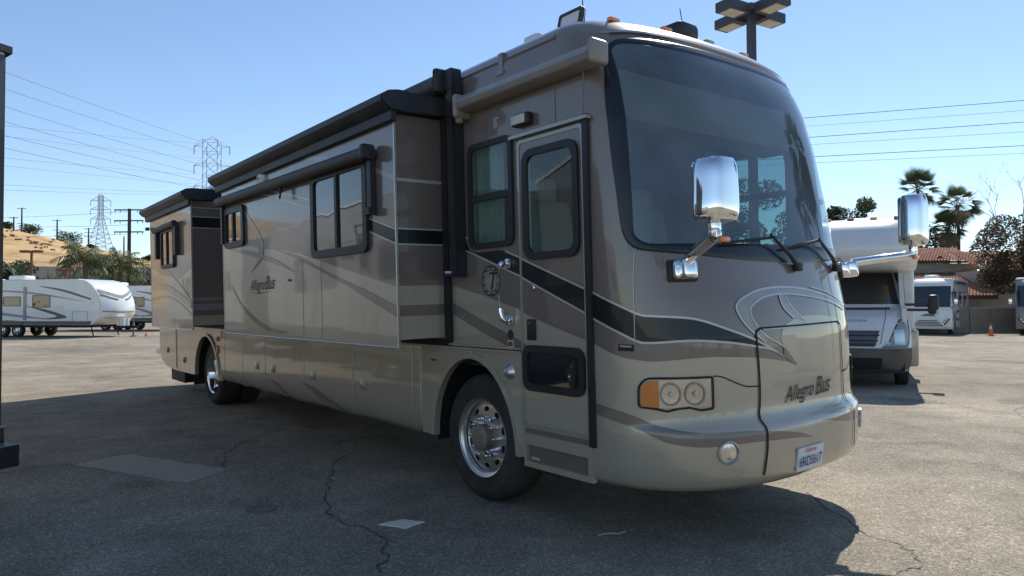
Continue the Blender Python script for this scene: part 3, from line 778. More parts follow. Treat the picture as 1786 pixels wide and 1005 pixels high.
m_ = MB(); m_.plate([(-.5455,.655),(-1.24,.655),(-1.24,.36),(-.5455,.36)], [rrect(-1.20,-.575,.40,.52,.01)], SX(-1.274), SX(-1.235)); sp = bp(m_.build('step_panel', 'tan'))
m_ = MB(); m_.box((-1.245, -.89, .46), (.01, .64, .13)); m_.build('step_cover', 'taupe', sp); m_ = MB(); m_.rbox((-1.262, -.66, .425), (.012, .09, .02), .004, 2); m_.build('step_badge', 'silver_line', sp)
# rear quarter, ends
rq = [(8.108,1.168),(8.108,.39),(9.3,.385),(9.9,.42),(10.25,.52),(10.4,.72),(10.4,1.168)]
m_ = MB(); m_.plate(rq, [], SX(-1.274), SX(-1.22)); r_ = bp(m_.build('rear_quarter', 'tan'))
for y, z in ((8.66,.60),(9.80,.72)): paddle(r_, y, z)
m_ = MB(); m_.box((-1.281, 9.15, .78), (.006, .012, .70)); m_.build('panel_seam', 'under', r_)
m_ = MB(); m_.rbox((0, 10.42, 2.0), (2.53, .14, 2.5), .06, 3); bp(m_.build('rear_cap', 'taupe', None, True))
m_ = MB(); m_.rbox((0, 10.44, .78), (2.5, .16, .5), .06, 3); bp(m_.build('rear_bumper', 'tan', None, True))
m_ = MB(); m_.tube([(-1.2,10.4,.66),(-1.27,10.56,.66)], .05, 12); bp(m_.build('tail_pipe', 'polished', None, True))
m_ = MB(); m_.box((-.75, 9.2, .30), (1.0, .9, .22)); m_.box((0, 8.55, .33), (2.3, .03, .32)); bp(m_.build('mud_flap', 'rubber'))
m_ = MB(); m_.rbox((-1.29, 6.70, .87), (.03, .035, .12), .008, 2); bp(m_.build('side_marker', 'amber', None, True))
m_ = MB(); m_.rbox((-1.29, 6.70, 1.03), (.03, .03, .07), .008, 2); bp(m_.build('marker_cap', 'bezel', None, True))
# floor, belly, driver-side wall
m_ = MB(); m_.box((0, 3.9, .78), (2.3, 4.9, .6)); m_.box((0, 9.3, .8), (2.3, 2.0, .55)); m_.box((0, -.95, .75), (2.3, .70, .5)); m_.box((0, 3, .95), (1.1, 9, .25)); bp(m_.build('chassis', 'under'))
DW = [rrect(-1.20,-.53,1.97,2.79,.08), rrect(5.5,6.6,2.0,2.7,.08)]
m_ = MB(); m_.plate([(10.4,.40),(10.4,3.16),(-1.21,3.16),(-1.21,.40)], DW, SX(1.268), SX(1.22)); bp(m_.build('driver_side_wall', 'taupe'))
for (a, b, c, d, md) in ((-1.20,-.53,1.97,2.79,(2.43,)),(5.5,6.6,2.0,2.7,())):
    m_ = MB(); m_.plate(rrect(a, b, c, d, .08), [], SX(1.25), SX(1.256)); pn = bp(m_.build('driver_side_pane', 'driver_glass'))
    for z in md: m_ = MB(); m_.box((1.25, (a+b)/2, z), (.03, b-a, .05)); m_.build('window_bar', 'black_plastic', pn)
# ---- interior seen through the glass
plain('cabinet_brown', (.14, .12, .10), .6, 0, 0, .1, 6)
m_ = MB(); m_.box((0, .8, 1.06), (2.36, 3.9, .05)); bp(m_.build('cabin_floor', 'interior_dark'))
m_ = MB(); m_.box((0, .5, 3.12), (2.3, 3.2, .03)); bp(m_.build('headliner', 'interior_light'))
m_ = MB(); m_.box((-.85, 2.0, 2.1), (.75, .05, 2.0)); m_.box((.85, 2.0, 2.1), (.75, .05, 2.0)); m_.box((0, 2.4, 2.1), (1.0, .05, 2.0)); bp(m_.build('cabin_partition', 'interior_tan'))
m_ = MB(); m_.rbox((0, -1.22, 2.90), (2.2, .34, .34), .04, 2); bp(m_.build('overhead_cabinet', 'cabinet_brown', None, True))
m_ = MB(); m_.rbox((0, -1.30, 2.58), (.2, .05, .13), .02, 2); bp(m_.build('backup_monitor', 'black_plastic', None, True))
m_ = MB()
for i in range(25):
    t = -.74+1.48*i/24; p = surf(t, 1.80, -.04); q_ = surf(t*.9, 1.55, -.04)
    m_.v += [tuple(p), (p.x*.96, -1.30, 1.78), (p.x*.94, -1.18, 1.62), (p.x*.94, -1.18, 1.08)]
for i in range(24):
    for j in range(3): m_.f.append((i*4+j, i*4+j+1, (i+1)*4+j+1, (i+1)*4+j)); m_.m.append(0)
bp(m_.build('dashboard', 'interior_tan', None, True, 40))
m_ = MB(); c_ = Vector((.62, -1.05, 1.76)); ax = Vector((0, .55, .83)); e1 = Vector((1, 0, 0)); e2 = ax.cross(e1)
m_.tube([c_+(e1*math.cos(2*math.pi*i/28)+e2*math.sin(2*math.pi*i/28))*.225 for i in range(28)], .016, 8, 0, False, True)
for a in (20, 160, 270): m_.tube([c_, c_+(e1*math.cos(math.radians(a))+e2*math.sin(math.radians(a)))*.22], .014, 6)
m_.tube([c_, c_-ax*.3], .04, 8); bp(m_.build('steering_wheel', 'interior_dark', None, True))
def seat(x, y):
    m_ = MB(); m_.rbox((x, y, 1.55), (.56, .56, .18), .06, 3); m_.rbox((x, y+.28, 1.98), (.54, .18, .80), .07, 3, 0, Matrix.Rotation(-.14, 3, 'X')); m_.rbox((x, y+.37, 2.46), (.32, .14, .22), .05, 3)
    for s in (-1, 1): m_.rbox((x+s*.29, y+.05, 1.75), (.09, .42, .08), .03, 2)
    m_.box((x, y, 1.27), (.3, .3, .4)); bp(m_.build('captain_seat', 'leather', None, True))
seat(-.62, -.40); seat(.62, -.40)

# ---- slide-outs
def slide(y0, y1, ztop=3.06, zbot=1.20, x=-1.73):
    m_ = MB(); m_.box(((x-1.25)/2, (y0+y1)/2, (1.26+ztop)/2), (abs(x+1.25), y1-y0, ztop-1.26))
    # outer skin is a flange that overhangs all round
    s = bp(m_.build('slide_out', 'taupe'))
    m_ = MB(); m_.plate([(y0-.012, zbot), (y1+.012, zbot), (y1+.012, ztop), (y0-.012, ztop)], [], SX(x-.018), SX(x+.003)); m_.build('slide_face', 'tan', s)
    m_ = MB()
    for a, b in (((y0-.014, zbot), (y0-.014, ztop)), ((y1+.014, zbot), (y1+.014, ztop)), ((y0, zbot), (y1, zbot))):
        m_.tube([(x-.017, *a), (x-.017, *b)], .007, 6)
    m_.build('slide_trim', 'silver_line', s)
    m_ = MB(); m_.box((-1.285, y0-.045, 2.15), (.035, .075, 1.85)); m_.box((-1.285, y1+.045, 2.15), (.035, .075, 1.85)); m_.box((-1.285, (y0+y1)/2, 1.215), (.035, y1-y0+.1, .05)); m_.build('slide_seal', 'rubber', s)
    return s
FX = -1.7505
def face_y(y): return lambda u, v: (u, y, v)
def end_band(s, y, z0, z1, mat, d, x0=-1.728, x1=-1.30):
    m_ = MB(); m_.plate([(x0, z0), (x1, z0), (x1, z1), (x0, z1)], [], face_y(y-d), face_y(y-d+.001)); return m_.build('end_stripe', mat, s)
s1 = slide(.42, 4.775)
end_band(s1, .42, 1.262, 1.69, 'tan', .002); end_band(s1, .42, 1.447, 1.535, 'taupe', .004)
end_band(s1, .42, 2.525, 2.55, 'silver_line', .003); end_band(s1, .42, 2.025, 2.143, 'black_paint', .003)
end_band(s1, .42, 2.140, 2.153, 'silver_line', .005); end_band(s1, .42, 2.015, 2.028, 'silver_line', .005)
tb = spline([(.41,1.686),(.891,1.778),(1.343,1.865),(1.853,1.963),(2.475,2.083),(3.266,2.166),(4.0,2.26),(4.786,2.33)], 5)
side_poly('slide_upper_paint', tb+[(4.786,3.058),(.41,3.058)], FX, 'taupe', s1)
bu_ = [(.41,2.141),(.86,2.27),(1.35,2.40),(1.9,2.50)]; bl_ = [(.41,2.027),(.865,2.163),(1.35,2.30),(1.9,2.41)]
side_poly('black_stripe', spline(bu_, 5)+spline(bl_, 5)[::-1], FX-.0015, 'black_paint', s1)
side_line('pinstripe', bu_, .012, FX-.003, 'silver_line', s1); side_line('pinstripe', bl_, .012, FX-.003, 'silver_line', s1)
side_poly('taupe_swoosh', spline([(.41,1.53),(.866,1.652),(1.309,1.756),(1.809,1.885),(2.432,2.051),(2.968,2.137)], 6)+spline([(.41,1.441),(.87,1.584),(1.311,1.721),(1.811,1.855),(2.434,2.016),(2.968,2.1365)], 6)[::-1], FX-.002, 'taupe', s1)
side_poly('taupe_crescent', spline([(3.894,2.641),(3.541,2.421),(3.35,2.251),(3.339,2.148),(3.435,2.045),(3.763,1.922)], 6)+spline([(3.935,2.631),(3.693,2.415),(3.517,2.218),(3.505,2.113),(3.585,2.02),(3.763,1.9225)], 6)[::-1], FX-.003, 'taupe', s1)
side_line('pinstripe', [(4.153,2.744),(3.85,2.60),(3.62,2.46),(3.45,2.34),(3.33,2.20)], .014, FX-.0045, 'silver_line', s1)
side_line('taupe_crescent', [(4.497,1.801),(4.108,1.538),(3.632,1.366),(3.137,1.276),(2.628,1.262)], .055, FX-.002, 'taupe', s1, 8, True)
side_line('taupe_crescent', [(4.6,2.25),(4.1,2.19),(3.584,2.118),(2.976,2.009),(2.486,1.882)], .06, FX-.002, 'taupe', s1, 8, True)
side_poly('light_swoosh', [(2.494,3.056),(2.358,3.057),(1.248,2.834),(1.494,2.827)], FX-.002, 'grey_line', s1)
side_poly('light_swoosh', [(1.40,2.835),(1.10,2.80),(.41,2.567),(.41,2.527),(.781,2.653),(1.2,2.79)], FX-.002, 'grey_line', s1)
side_line('pinstripe', [(4.393,3.003),(3.44,2.845),(2.7,2.707),(2.02,2.555)], .014, FX-.003, 'silver_line', s1)
side_line('pinstripe', [(3.5,2.81),(3.178,2.748),(2.767,2.655),(2.011,2.47)], .012, FX-.003, 'silver_line', s1)
def word(body, size, y0, z0, parent, mat='ink', shear=.45, sq=.9, slope=0.):
    vs, fs = text_uv(body, size, shear, sq); q = MB(); q.v = [(FX-.004, y0-u, z0+v+slope*u) for u, v in vs]; q.f = fs; q.m = [0]*len(fs)
    return q.build('script_lettering', mat, parent)
word('Allegro', .175, 3.80, 1.715, s1, slope=.02); word('Bus', .21, 3.32, 1.72, s1, slope=.02)
side_poly('script_flourish', [(3.86,1.70),(3.5,1.683),(3.1,1.70),(3.5,1.675)], FX-.004, 'ink', s1)
side_poly('small_badge', [(2.66,1.80),(2.60,1.82),(2.54,1.80),(2.60,1.785)], FX-.004, 'ink', s1)
for a, b, c, d, mids in ((.86,1.955,2.01,2.755,(1.42,)),(3.955,4.62,2.275,2.715,(4.30,))):
    window('window_frame', a, b, c, d, FX-.001, s1, .07, .07, (), mids, 'tint_pane', .03)
for y in (1.83, 2.27): 
    m_ = MB(); m_.box((FX-.001, y, 1.6), (.002, .006, .75)); m_.build('panel_seam', 'bezel', s1)
m_ = MB(); m_.lathe([(-.05, .02), (-.045, .07), (-.02, .1), (0, .105)], (FX, 3.32, 2.945), 'x', 26); o = m_.build('oval_lamp', 'lens_white', s1, True)
# window awning roll and its drop arm
m_ = MB(); m_.tube([(FX-.075, .66, 2.785), (FX-.075, 4.70, 2.835)], .058, 14); wr = m_.build('window_awning', 'awning_vinyl', s1, True)
m_ = MB(); m_.box((FX-.03, .735, 2.535), (.05, .07, .5)); m_.box((FX-.055, .735, 2.31), (.06, .1, .06)); m_.rbox((FX-.08, .70, 2.79), (.13, .08, .13), .03, 2); m_.build('awning_arm', 'black_plastic', s1, True)
m_ = MB(); m_.box((FX-.03, 4.66, 2.56), (.05, .06, .5)); m_.build('awning_arm', 'black_plastic', s1)
m_ = MB(); m_.tube([(FX-.07, 2.62, 2.75), (FX-.07, 2.62, 2.70)], .02, 6); m_.tube([(FX-.07, 2.62, 2.70), (FX-.09, 2.60, 2.64), (FX-.07, 2.64, 2.64), (FX-.07, 2.62, 2.70)], .008, 6); m_.build('pull_strap', 'rubber', s1)
# slide topper awnings
def topper(s, y0, y1, z=3.145, x=-1.80):
    m_ = MB(); pr = [(-1.27, 3.22), (-1.45, 3.225), (-1.70, 3.225), (-1.82, 3.215), (-1.885, 3.175), (-1.89, 3.125), (-1.85, 3.085), (-1.80, 3.06), (-1.80, 2.99), (-1.755, 2.98), (-1.755, 3.06), (-1.27, 3.08)]
    k = len(pr)
    for y in (y0, y1):
        for p_ in pr: m_.v.append((p_[0], y, p_[1]))
    for j in range(k): m_.f.append((j, (j+1) % k, k+(j+1) % k, k+j)); m_.m.append(0)
    m_.f.append(tuple(range(k))); m_.f.append(tuple(range(k, 2*k))); m_.m += [0, 0]
    m_.build('topper_awning', 'awning_vinyl', s, True, 30)
    for y in (y0-.012, y1+.012):
        ec = [(-1.66, 3.224), (-1.75, 3.222), (-1.82, 3.21), (-1.875, 3.175), (-1.882, 3.13), (-1.85, 3.09), (-1.80, 3.065), (-1.66, 3.06)]; m_ = MB(); m_.plate(ec, [], lambda u, v: (u, y-.012, v), lambda u, v: (u, y+.012, v)); m_.build('topper_end_cap', 'black_plastic', s)
topper(s1, .34, 4.90)
s2 = slide(6.27, 8.74)
end_band(s2, 6.27, 1.262, 1.40, 'tan', .002); end_band(s2, 6.27, 1.48, 1.57, 'grey_line', .002); end_band(s2, 6.27, 1.62, 1.66, 'grey_line', .002)
end_band(s2, 6.27, 2.67, 2.82, 'black_paint', .002)
for z in (2.66, 2.82, 2.95): end_band(s2, 6.27, z, z+.013, 'silver_line', .004)
side_poly('slide_upper_paint', [(6.26,2.1),(7.0,1.95),(8.0,2.05),(8.75,2.2),(8.75,3.058),(6.26,3.058)], FX, 'taupe', s2)
side_line('taupe_swoosh', [(8.74,1.85),(8.0,1.87),(7.2,1.75),(6.3,1.55)], .10, FX-.002, 'taupe', s2)
for pp in ([(8.5,2.5),(7.9,2.85),(7.0,2.98),(6.3,3.0)], [(8.2,2.55),(7.5,2.85),(6.8,2.93),(6.3,2.93)], [(6.95,2.9),(6.6,2.82),(6.3,2.68)], [(7.6,2.1),(7.0,1.9),(6.6,1.75),(6.3,1.62)], [(8.74,1.66),(7.8,1.70),(7.0,1.6),(6.3,1.42)]):
    side_line('pinstripe', pp, .022, FX-.003, 'grey_line', s2)
window('window_frame', 7.16, 7.92, 2.16, 2.74, FX-.001, s2, .06, .06, (), (7.55,), 'tint_pane', .03)
m_ = MB(); m_.tube([(FX-.06, 6.9, 2.79), (FX-.06, 8.2, 2.77)], .045, 12); m_.build('window_awning', 'awning_vinyl', s2, True)
for y in (6.93, 8.12): m_ = MB(); m_.box((FX-.035, y, 2.55), (.06, .10, .48)); m_.build('awning_arm', 'black_plastic', s2)
m_ = MB(); m_.box((-1.79, 8.78, 2.86), (.05, .1, .05)); m_.build('slide_hook', 'black_plastic', s2)
topper(s2, 6.19, 8.90, 3.14)
# ---- patio awning on the main wall with folded arm, door awning
m_ = MB(); m_.tube([(-1.36, .30, 3.32), (-1.36, 6.2, 3.32)], .085, 16); pa = bp(m_.build('patio_awning', 'awning_vinyl', None, True))
m_ = MB(); m_.rbox((-1.36, .26, 3.33), (.2, .05, .2), .03, 2); m_.build('awning_end_cap', 'black_plastic', pa, True)
m_ = MB(); m_.box((-1.315, .185, 2.55), (.07, .135, 1.60)); m_.box((-1.33, .185, 3.33), (.10, .12, .16)); m_.box((-1.36, .165, 2.55), (.03, .06, 1.55)); m_.build('awning_arm', 'black_plastic', pa)
m_ = MB(); m_.tube([(-1.36, .20, 1.785), (-1.40, .24, 1.785)], .018, 8); m_.build('arm_knob', 'chrome', pa, True)
m_ = MB(); pr = [(-1.265,3.165),(-1.33,3.17),(-1.40,3.14),(-1.425,3.09),(-1.405,3.045),(-1.345,3.03),(-1.265,3.04)]; k = len(pr)
for y in (.02, -1.43):
    for p_ in pr: m_.v.append((p_[0], y, p_[1]))
for j in range(k): m_.f.append((j, (j+1) % k, k+(j+1) % k, k+j)); m_.m.append(0)
m_.f += [tuple(range(k)), tuple(range(k, 2*k))]; m_.m += [0, 0]
da = bp(m_.build('door_awning_case', 'awning_tan', None, True, 50))
m_ = MB(); m_.rbox((-1.345, .035, 3.08), (.17, .05, .19), .03, 3); m_.rbox((-1.36, .05, 3.0), (.06, .05, .1), .02, 2); m_.build('case_end', 'awning_tan', da, True)
m_ = MB(); m_.rbox((-1.345, -1.45, 3.10), (.17, .05, .16), .03, 3); m_.build('case_end', 'awning_tan', da, True)
m_ = MB(); m_.tube([(-1.405, .0, 3.055), (-1.405, -1.42, 3.055)], .009, 6); m_.build('case_lip', 'taupe', da, True)
# ---- roof gear
m_ = MB(); m_.box((-.955, -.83, 3.575), (.05, .21, .12), Matrix.Rotation(.25, 3, 'Y')); sp_ = bp(m_.build('satellite_panel', 'plate_white'))
m_ = MB(); m_.plate(rrect(-.95,-.71,3.505,3.645,.02), [rrect(-.93,-.73,3.525,3.625,.015)], lambda u, v: (-.99+(v-3.575)*.25, u, v), lambda u, v: (-.96+(v-3.575)*.25, u, v)); m_.build('panel_rim', 'ink', sp_)
m_ = MB(); m_.tube([(-.92,-.70,3.53),(-.95,-.2,3.50)], .015, 6); m_.build('panel_strut', 'bezel', sp_)
m_ = MB(); m_.rbox((-.12, -1.14, 3.56), (.24, .20, .13), .04, 2); bp(m_.build('roof_spotlight', 'black_plastic', None, True))
for p0, h in (((-1.0,-1.0,3.48), .45), ((.0,-1.1,3.52), .28)):
    m_ = MB(); m_.tube([p0, (p0[0]-.02, p0[1]+.03, p0[2]+h)], .004, 5); bp(m_.build('whip_antenna', 'ink'))
for t in (-.6, -.3, 0, .3, .6):
    p = surf(t, 3.46, .008); m_ = MB(); m_.rbox(p, (.1, .04, .03), .01, 2); bp(m_.build('clearance_light', 'amber' if t != 0 else 'bezel', None, True))
m_ = MB(); m_.rbox((-1.0, -.45, 3.52), (.08, .16, .10), .02, 2); bp(m_.build('roof_bracket', 'plate_white', None, True))
m_ = MB(); m_.rbox((-.2, 3.2, 3.62), (.7, .95, .26), .06, 3); bp(m_.build('roof_air_conditioner', 'off_white', None, True))
# ---- wheels
def wheel_steer(s, y, r=.495):
    m_ = MB(); o_ = -1 if s < 0 else 1; X = 1.262*o_
    tp = [(0, .30), (.0, .335), (.015, .42), (-.005, .468), (-.03, .488), (-.06, r), (-.22, r), (-.25, .488), (-.275, .468), (-.29, .42), (-.27, .335), (-.27, .30)]
    m_.lathe([(-o_*-a if False else a*o_, rr2) for a, rr2 in tp], (X, y, r-.012), 'x', 48)
    for k_ in range(3):
        m_.lathe([((-.085-.05*k_)*o_, r+.001), ((-.095-.05*k_)*o_, r+.001)], (X, y, r-.012), 'x', 48)
    w = m_.build('wheel', 'tyre', bus, True, 30); z = r-.012
    m_ = MB(); m_.lathe([(.004*o_, .298), (.008*o_, .306), (.0, .309), (-.012*o_, .300), (-.02*o_, .285), (-.045*o_, .275)], (X, y, z), 'x', 48); m_.build('rim_lip', 'polished', w, True)
    # dished disc with hand holes
    m_ = MB(); ang = 10; holes = []
    for k_ in range(ang):
        a = 2*math.pi*(k_+.5)/ang; cy_, cz_ = .222*math.cos(a), .222*math.sin(a); ca, sa = math.cos(a), math.sin(a)
        holes.append([(cy_+.032*math.cos(b)*-sa+.020*math.sin(b)*ca, cz_+.032*math.cos(b)*ca+.020*math.sin(b)*sa) for b in [2*math.pi*i/12 for i in range(12)]])
    ring = lambda r_, n=48: [(r_*math.cos(2*math.pi*i/n), r_*math.sin(2*math.pi*i/n)) for i in range(n)]
    m_.plate(ring(.277), holes+[ring(.105, 30)], lambda u, v: (X-o_*(.052-.030*max(0, 1-(u*u+v*v)**.5/.28)), y+u, z+v), lambda u, v: (X-o_*.07, y+u, z+v))
    m_.build('rim_disc', 'polished', w, True, 40)
    m_ = MB(); m_.lathe([(-.075*o_, .29), (-.10*o_, .2), (-.10*o_, 0)], (X, y, z), 'x', 30); m_.build('brake_drum', 'under', w)
    m_ = MB(); m_.lathe([(-.05*o_, .105), (.03*o_, .10), (.045*o_, .085), (.05*o_, .05), (.05*o_, 0)], (X, y, z), 'x', 30); m_.build('hub', 'hub_grime', w, True, 40)
    for k_ in range(10):
        a = 2*math.pi*k_/10; c = (X-.02*o_, y+.145*math.cos(a), z+.145*math.sin(a)); m_ = MB(); m_.lathe([(-.02*o_, .017), (.026*o_, .015), (.03*o_, .010), (.042*o_, .009), (.044*o_, 0)], c, 'x', 8); m_.build('lug_nut', 'chrome', w, True, 40)
    return w
def wheel_dual(s, y, r=.495):
    o_ = -1 if s < 0 else 1; z = r-.012; w = None
    for X in (1.262*o_, .93*o_):
        m_ = MB(); tp = [(0, .30), (.0, .335), (.015, .42), (-.005, .468), (-.03, .488), (-.06, r), (-.22, r), (-.25, .488), (-.275, .468), (-.29, .42), (-.27, .335), (-.27, .30)]
        m_.lathe([(a*o_, q_) for a, q_ in tp], (X, y, z), 'x', 44)
        if w is None: w = m_.build('wheel', 'tyre', bus, True, 30)
        else: m_.build('inner_tyre', 'tyre', w, True, 30)
    X = 1.262*o_; m_ = MB(); m_.lathe([(.008*o_, .308), (.0, .296), (-.02*o_, .283), (-.16*o_, .262), (-.19*o_, .22), (-.19*o_, .11), (-.06*o_, .10), (-.05*o_, .06), (-.05*o_, 0)], (X, y, z), 'x', 44); m_.build('rim', 'chrome', w, True, 30)
wheel_steer(-1, 0); wheel_steer(1, 0); wheel_dual(-1, 7.07); wheel_dual(1, 7.07)
# ================================================================ GROUND
def cw(r, d):
    """point on the lot from metres to the right of and in front of the photographer"""
    return (-4.595+r*.7795+d*.6266, -4.53-r*.6264+d*.7793)
def sstep(a, b, x):
    t = max(0., min(1., (x-a)/(b-a))); return t*t*(3-2*t)
def gz(x, y):
    return -.36*sstep(17, 38, x*.9+y*.1)
def asphalt():
    m, t, o = nodes_of('asphalt')
    p = N(t, 'ShaderNodeBsdfPrincipled', i_Roughness=.88); p.inputs['Specular IOR Level'].default_value = .25
    g = N(t, 'ShaderNodeNewGeometry')
    def noise(s, d=4., r=.55, dist=0.):
        n = N(t, 'ShaderNodeTexNoise', i_Scale=s, i_Detail=d, i_Roughness=r, i_Distortion=dist); t.links.new(g.outputs['Position'], n.inputs['Vector']); return n
    def ramp(src, pts):
        r = N(t, 'ShaderNodeValToRGB'); e = r.color_ramp.elements
        e[0].position, e[0].color = pts[0][0], c4(pts[0][1]); e[1].position, e[1].color = pts[-1][0], c4(pts[-1][1])
        for q, c in pts[1:-1]: z = e.new(q); z.color = c4(c)
        t.links.new(src, r.inputs[0]); return r
    def mix(fac, a, b, mode='MIX'):
        x = N(t, 'ShaderNodeMix', data_type='RGBA', blend_type=mode)
        if isinstance(fac, float): x.inputs[0].default_value = fac
        else: t.links.new(fac, x.inputs[0])
        for s, v in ((6, a), (7, b)):
            if isinstance(v, tuple): x.inputs[s].default_value = c4(v)
            else: t.links.new(v, x.inputs[s])
        return x.outputs[2]
    big = ramp(noise(.22, 5., .6, .4).outputs['Fac'], [(.30, (.20, .178, .138)), (.52, (.295, .26, .20)), (.72, (.41, .36, .275))])
    mid = ramp(noise(1.6, 6., .65).outputs['Fac'], [(.3, (.72, .72, .72)), (.7, (1.18, 1.17, 1.15))])
    c = mix(1., big.outputs[0], mid.outputs[0], 'MULTIPLY')
    # aggregate: pale and dark stones
    v = N(t, 'ShaderNodeTexVoronoi', i_Scale=85.); t.links.new(g.outputs['Position'], v.inputs['Vector'])
    sp = ramp(v.outputs['Color'], [(.0, (.45, .38, .38)), (.55, (.92, .92, .92)), (.80, (1.3, 1.28, 1.24)), (1., (2.4, 2.3, 2.15))])
    c = mix(.85, c, sp.outputs[0], 'MULTIPLY')
    fine = ramp(noise(260., 2.).outputs['Fac'], [(.3, (.75, .75, .75)), (.7, (1.25, 1.25, 1.25))]); c = mix(.7, c, fine.outputs[0], 'MULTIPLY')
    # oil drips and tyre-dark lanes
    ol = ramp(noise(.75, 3., .5, .8).outputs['Fac'], [(.60, (1, 1, 1)), (.74, (.62, .61, .60))]); c = mix(1., c, ol.outputs[0], 'MULTIPLY')
    # hairline cracks
    vd = N(t, 'ShaderNodeTexVoronoi', feature='DISTANCE_TO_EDGE', i_Scale=.17)
    wn_ = noise(1.1, 5., .6); vm = N(t, 'ShaderNodeVectorMath', operation='MULTIPLY_ADD'); vm.inputs[1].default_value = (1.6, 1.6, 0)
    t.links.new(wn_.outputs['Color'], vm.inputs[0]); t.links.new(g.outputs['Position'], vm.inputs[2]); t.links.new(vm.outputs[0], vd.inputs['Vector'])
    cr = ramp(vd.outputs['Distance'], [(.0, (.35, .34, .33)), (.0022, (.6, .6, .6)), (.004, (1, 1, 1))]); c = mix(.4, c, cr.outputs[0], 'MULTIPLY')
    t.links.new(c, p.inputs['Base Color'])
    b1 = N(t, 'ShaderNodeBump', i_Strength=.7, i_Distance=.006); t.links.new(v.outputs['Distance'], b1.inputs['Height'])
    b2 = N(t, 'ShaderNodeBump', i_Strength=.5, i_Distance=.03); t.links.new(noise(9., 6., .7).outputs['Fac'], b2.inputs['Height']); t.links.new(b1.outputs[0], b2.inputs['Normal'])
    t.links.new(b2.outputs[0], p.inputs['Normal']); t.links.new(p.outputs[0], o.inputs[0]); MAT['asphalt'] = m
asphalt()
ax_ = [-3000,-1200,-500,-200,-100,-60]+[-40+2*i for i in range(56)]+[80,110,160,260,500,1200,3000]
mb = MB(); n = len(ax_)
for x in ax_:
    for y in ax_: mb.v.append((x, y, gz(x, y)))
for i in range(n-1):
    for j in range(n-1): mb.f.append((i*n+j, (i+1)*n+j, (i+1)*n+j+1, i*n+j+1)); mb.m.append(0)
ground = tag(mb.build('ground', 'asphalt', None, True), kind='structure')
# repaired square, tar cracks, stain ring, painted sunlight patch, twig
def ragged(p, a, n, seed):
    r_ = random.Random(seed); return [(q[0]+(b[0]-q[0])*j/n+r_.uniform(-a, a), q[1]+(b[1]-q[1])*j/n+r_.uniform(-a, a)) for q, b in zip(p, p[1:]+p[:1]) for j in range(n)]
mb = MB(); mb.plate(ragged([(-3.57,3.46),(-3.30,3.62),(-3.06,3.69),(-2.50,2.32),(-2.72,2.15),(-2.93,2.02)], .018, 14, 4), [], lambda u, v: (u, v, .006), lambda u, v: (u, v, .001)); mb.build('asphalt_repair', 'concrete', ground)
plain('asphalt_worn', (.37, .315, .25), .9, 0, 0, .3, 30, bump=.5, bscale=90); bpy.data.objects['asphalt_repair'].data.materials[0] = MAT['asphalt_worn']
plain('asphalt_oily', (.17, .155, .13), .8, 0, 0, .3, 30, bump=.5, bscale=90)
def crack(pts, w, name='crack', mat='tar'):
    rnd = random.Random(len(pts)); p = spline(pts, 7); m_ = MB(); prev = None
    p = [(q[0]+rnd.uniform(-.03, .03), q[1]+rnd.uniform(-.03, .03)) for q in p]
    for i, q in enumerate(p):
        a = p[max(0, i-1)]; b = p[min(len(p)-1, i+1)]; d = Vector((b[0]-a[0], b[1]-a[1])).normalized(); nn = Vector((-d.y, d.x))*w*rnd.uniform(.35, 1.)/2
        m_.v += [(q[0]+nn.x, q[1]+nn.y, .005), (q[0]-nn.x, q[1]-nn.y, .005)]
    for i in range(len(p)-1): m_.f.append((2*i, 2*i+1, 2*i+3, 2*i+2)); m_.m.append(0)
    return m_.build(name, mat, ground)
crack([(-.98,2.36),(-1.49,2.11),(-1.79,1.58),(-2.05,1.13),(-2.26,.64),(-2.38,.26),(-2.31,-.22),(-2.41,-.56),(-2.64,-.87)], .017)
crack([(-4.5,3.3),(-4.16,3.47),(-3.88,3.63),(-3.57,3.52)], .022); crack([(-2.5,2.4),(-2.26,3.12),(-1.75,3.83),(-1.2,4.2)], .02)
crack([(.86,-1.53),(.23,-2.24),(.09,-2.62),(-.14,-2.75),(-.39,-2.72)], .016); crack([(-3.91,8.16),(-2.96,7.21),(-1.91,6.83),(-1.2,6.9)], .02)
crack([(9.5,-3),(8,-1.2),(6.54,-1.42),(5,-2.6)], .02); crack([(14,2),(11,-1.6),(9.8,-4)], .025)
mb = MB(); mb.plate([(-2.70+.115*math.cos(a), .84+.115*math.sin(a)) for a in [i*math.pi/14 for i in range(28)]], [[(-2.70+.07*math.cos(a), .84+.07*math.sin(a)) for a in [i*math.pi/14 for i in range(28)]]], lambda u, v: (u, v, .005), lambda u, v: (u, v, .001)); mb.build('stain_ring', 'asphalt_oily', ground)
mb = MB(); mb.plate(ragged([(-2.21,-.07),(-2.03,-.08),(-1.93,-.23),(-2.02,-.24),(-2.11,-.27)], .007, 9, 6), [], lambda u, v: (u, v, .008), lambda u, v: (u, v, .001)); mb.build('painted_sun_patch', 'sun_patch_colour', ground)  # patch of bounced sunlight, put in as a pale colour
mb = MB(); mb.tube([(-1.22,-1.22,.012),(-1.16,-1.25,.02),(-1.10,-1.29,.014),(-1.04,-1.30,.022)], .006, 5); tag(mb.build('twig', 'twig'), 'thin pale twig lying on the shaded asphalt under the front bumper', 'twig')

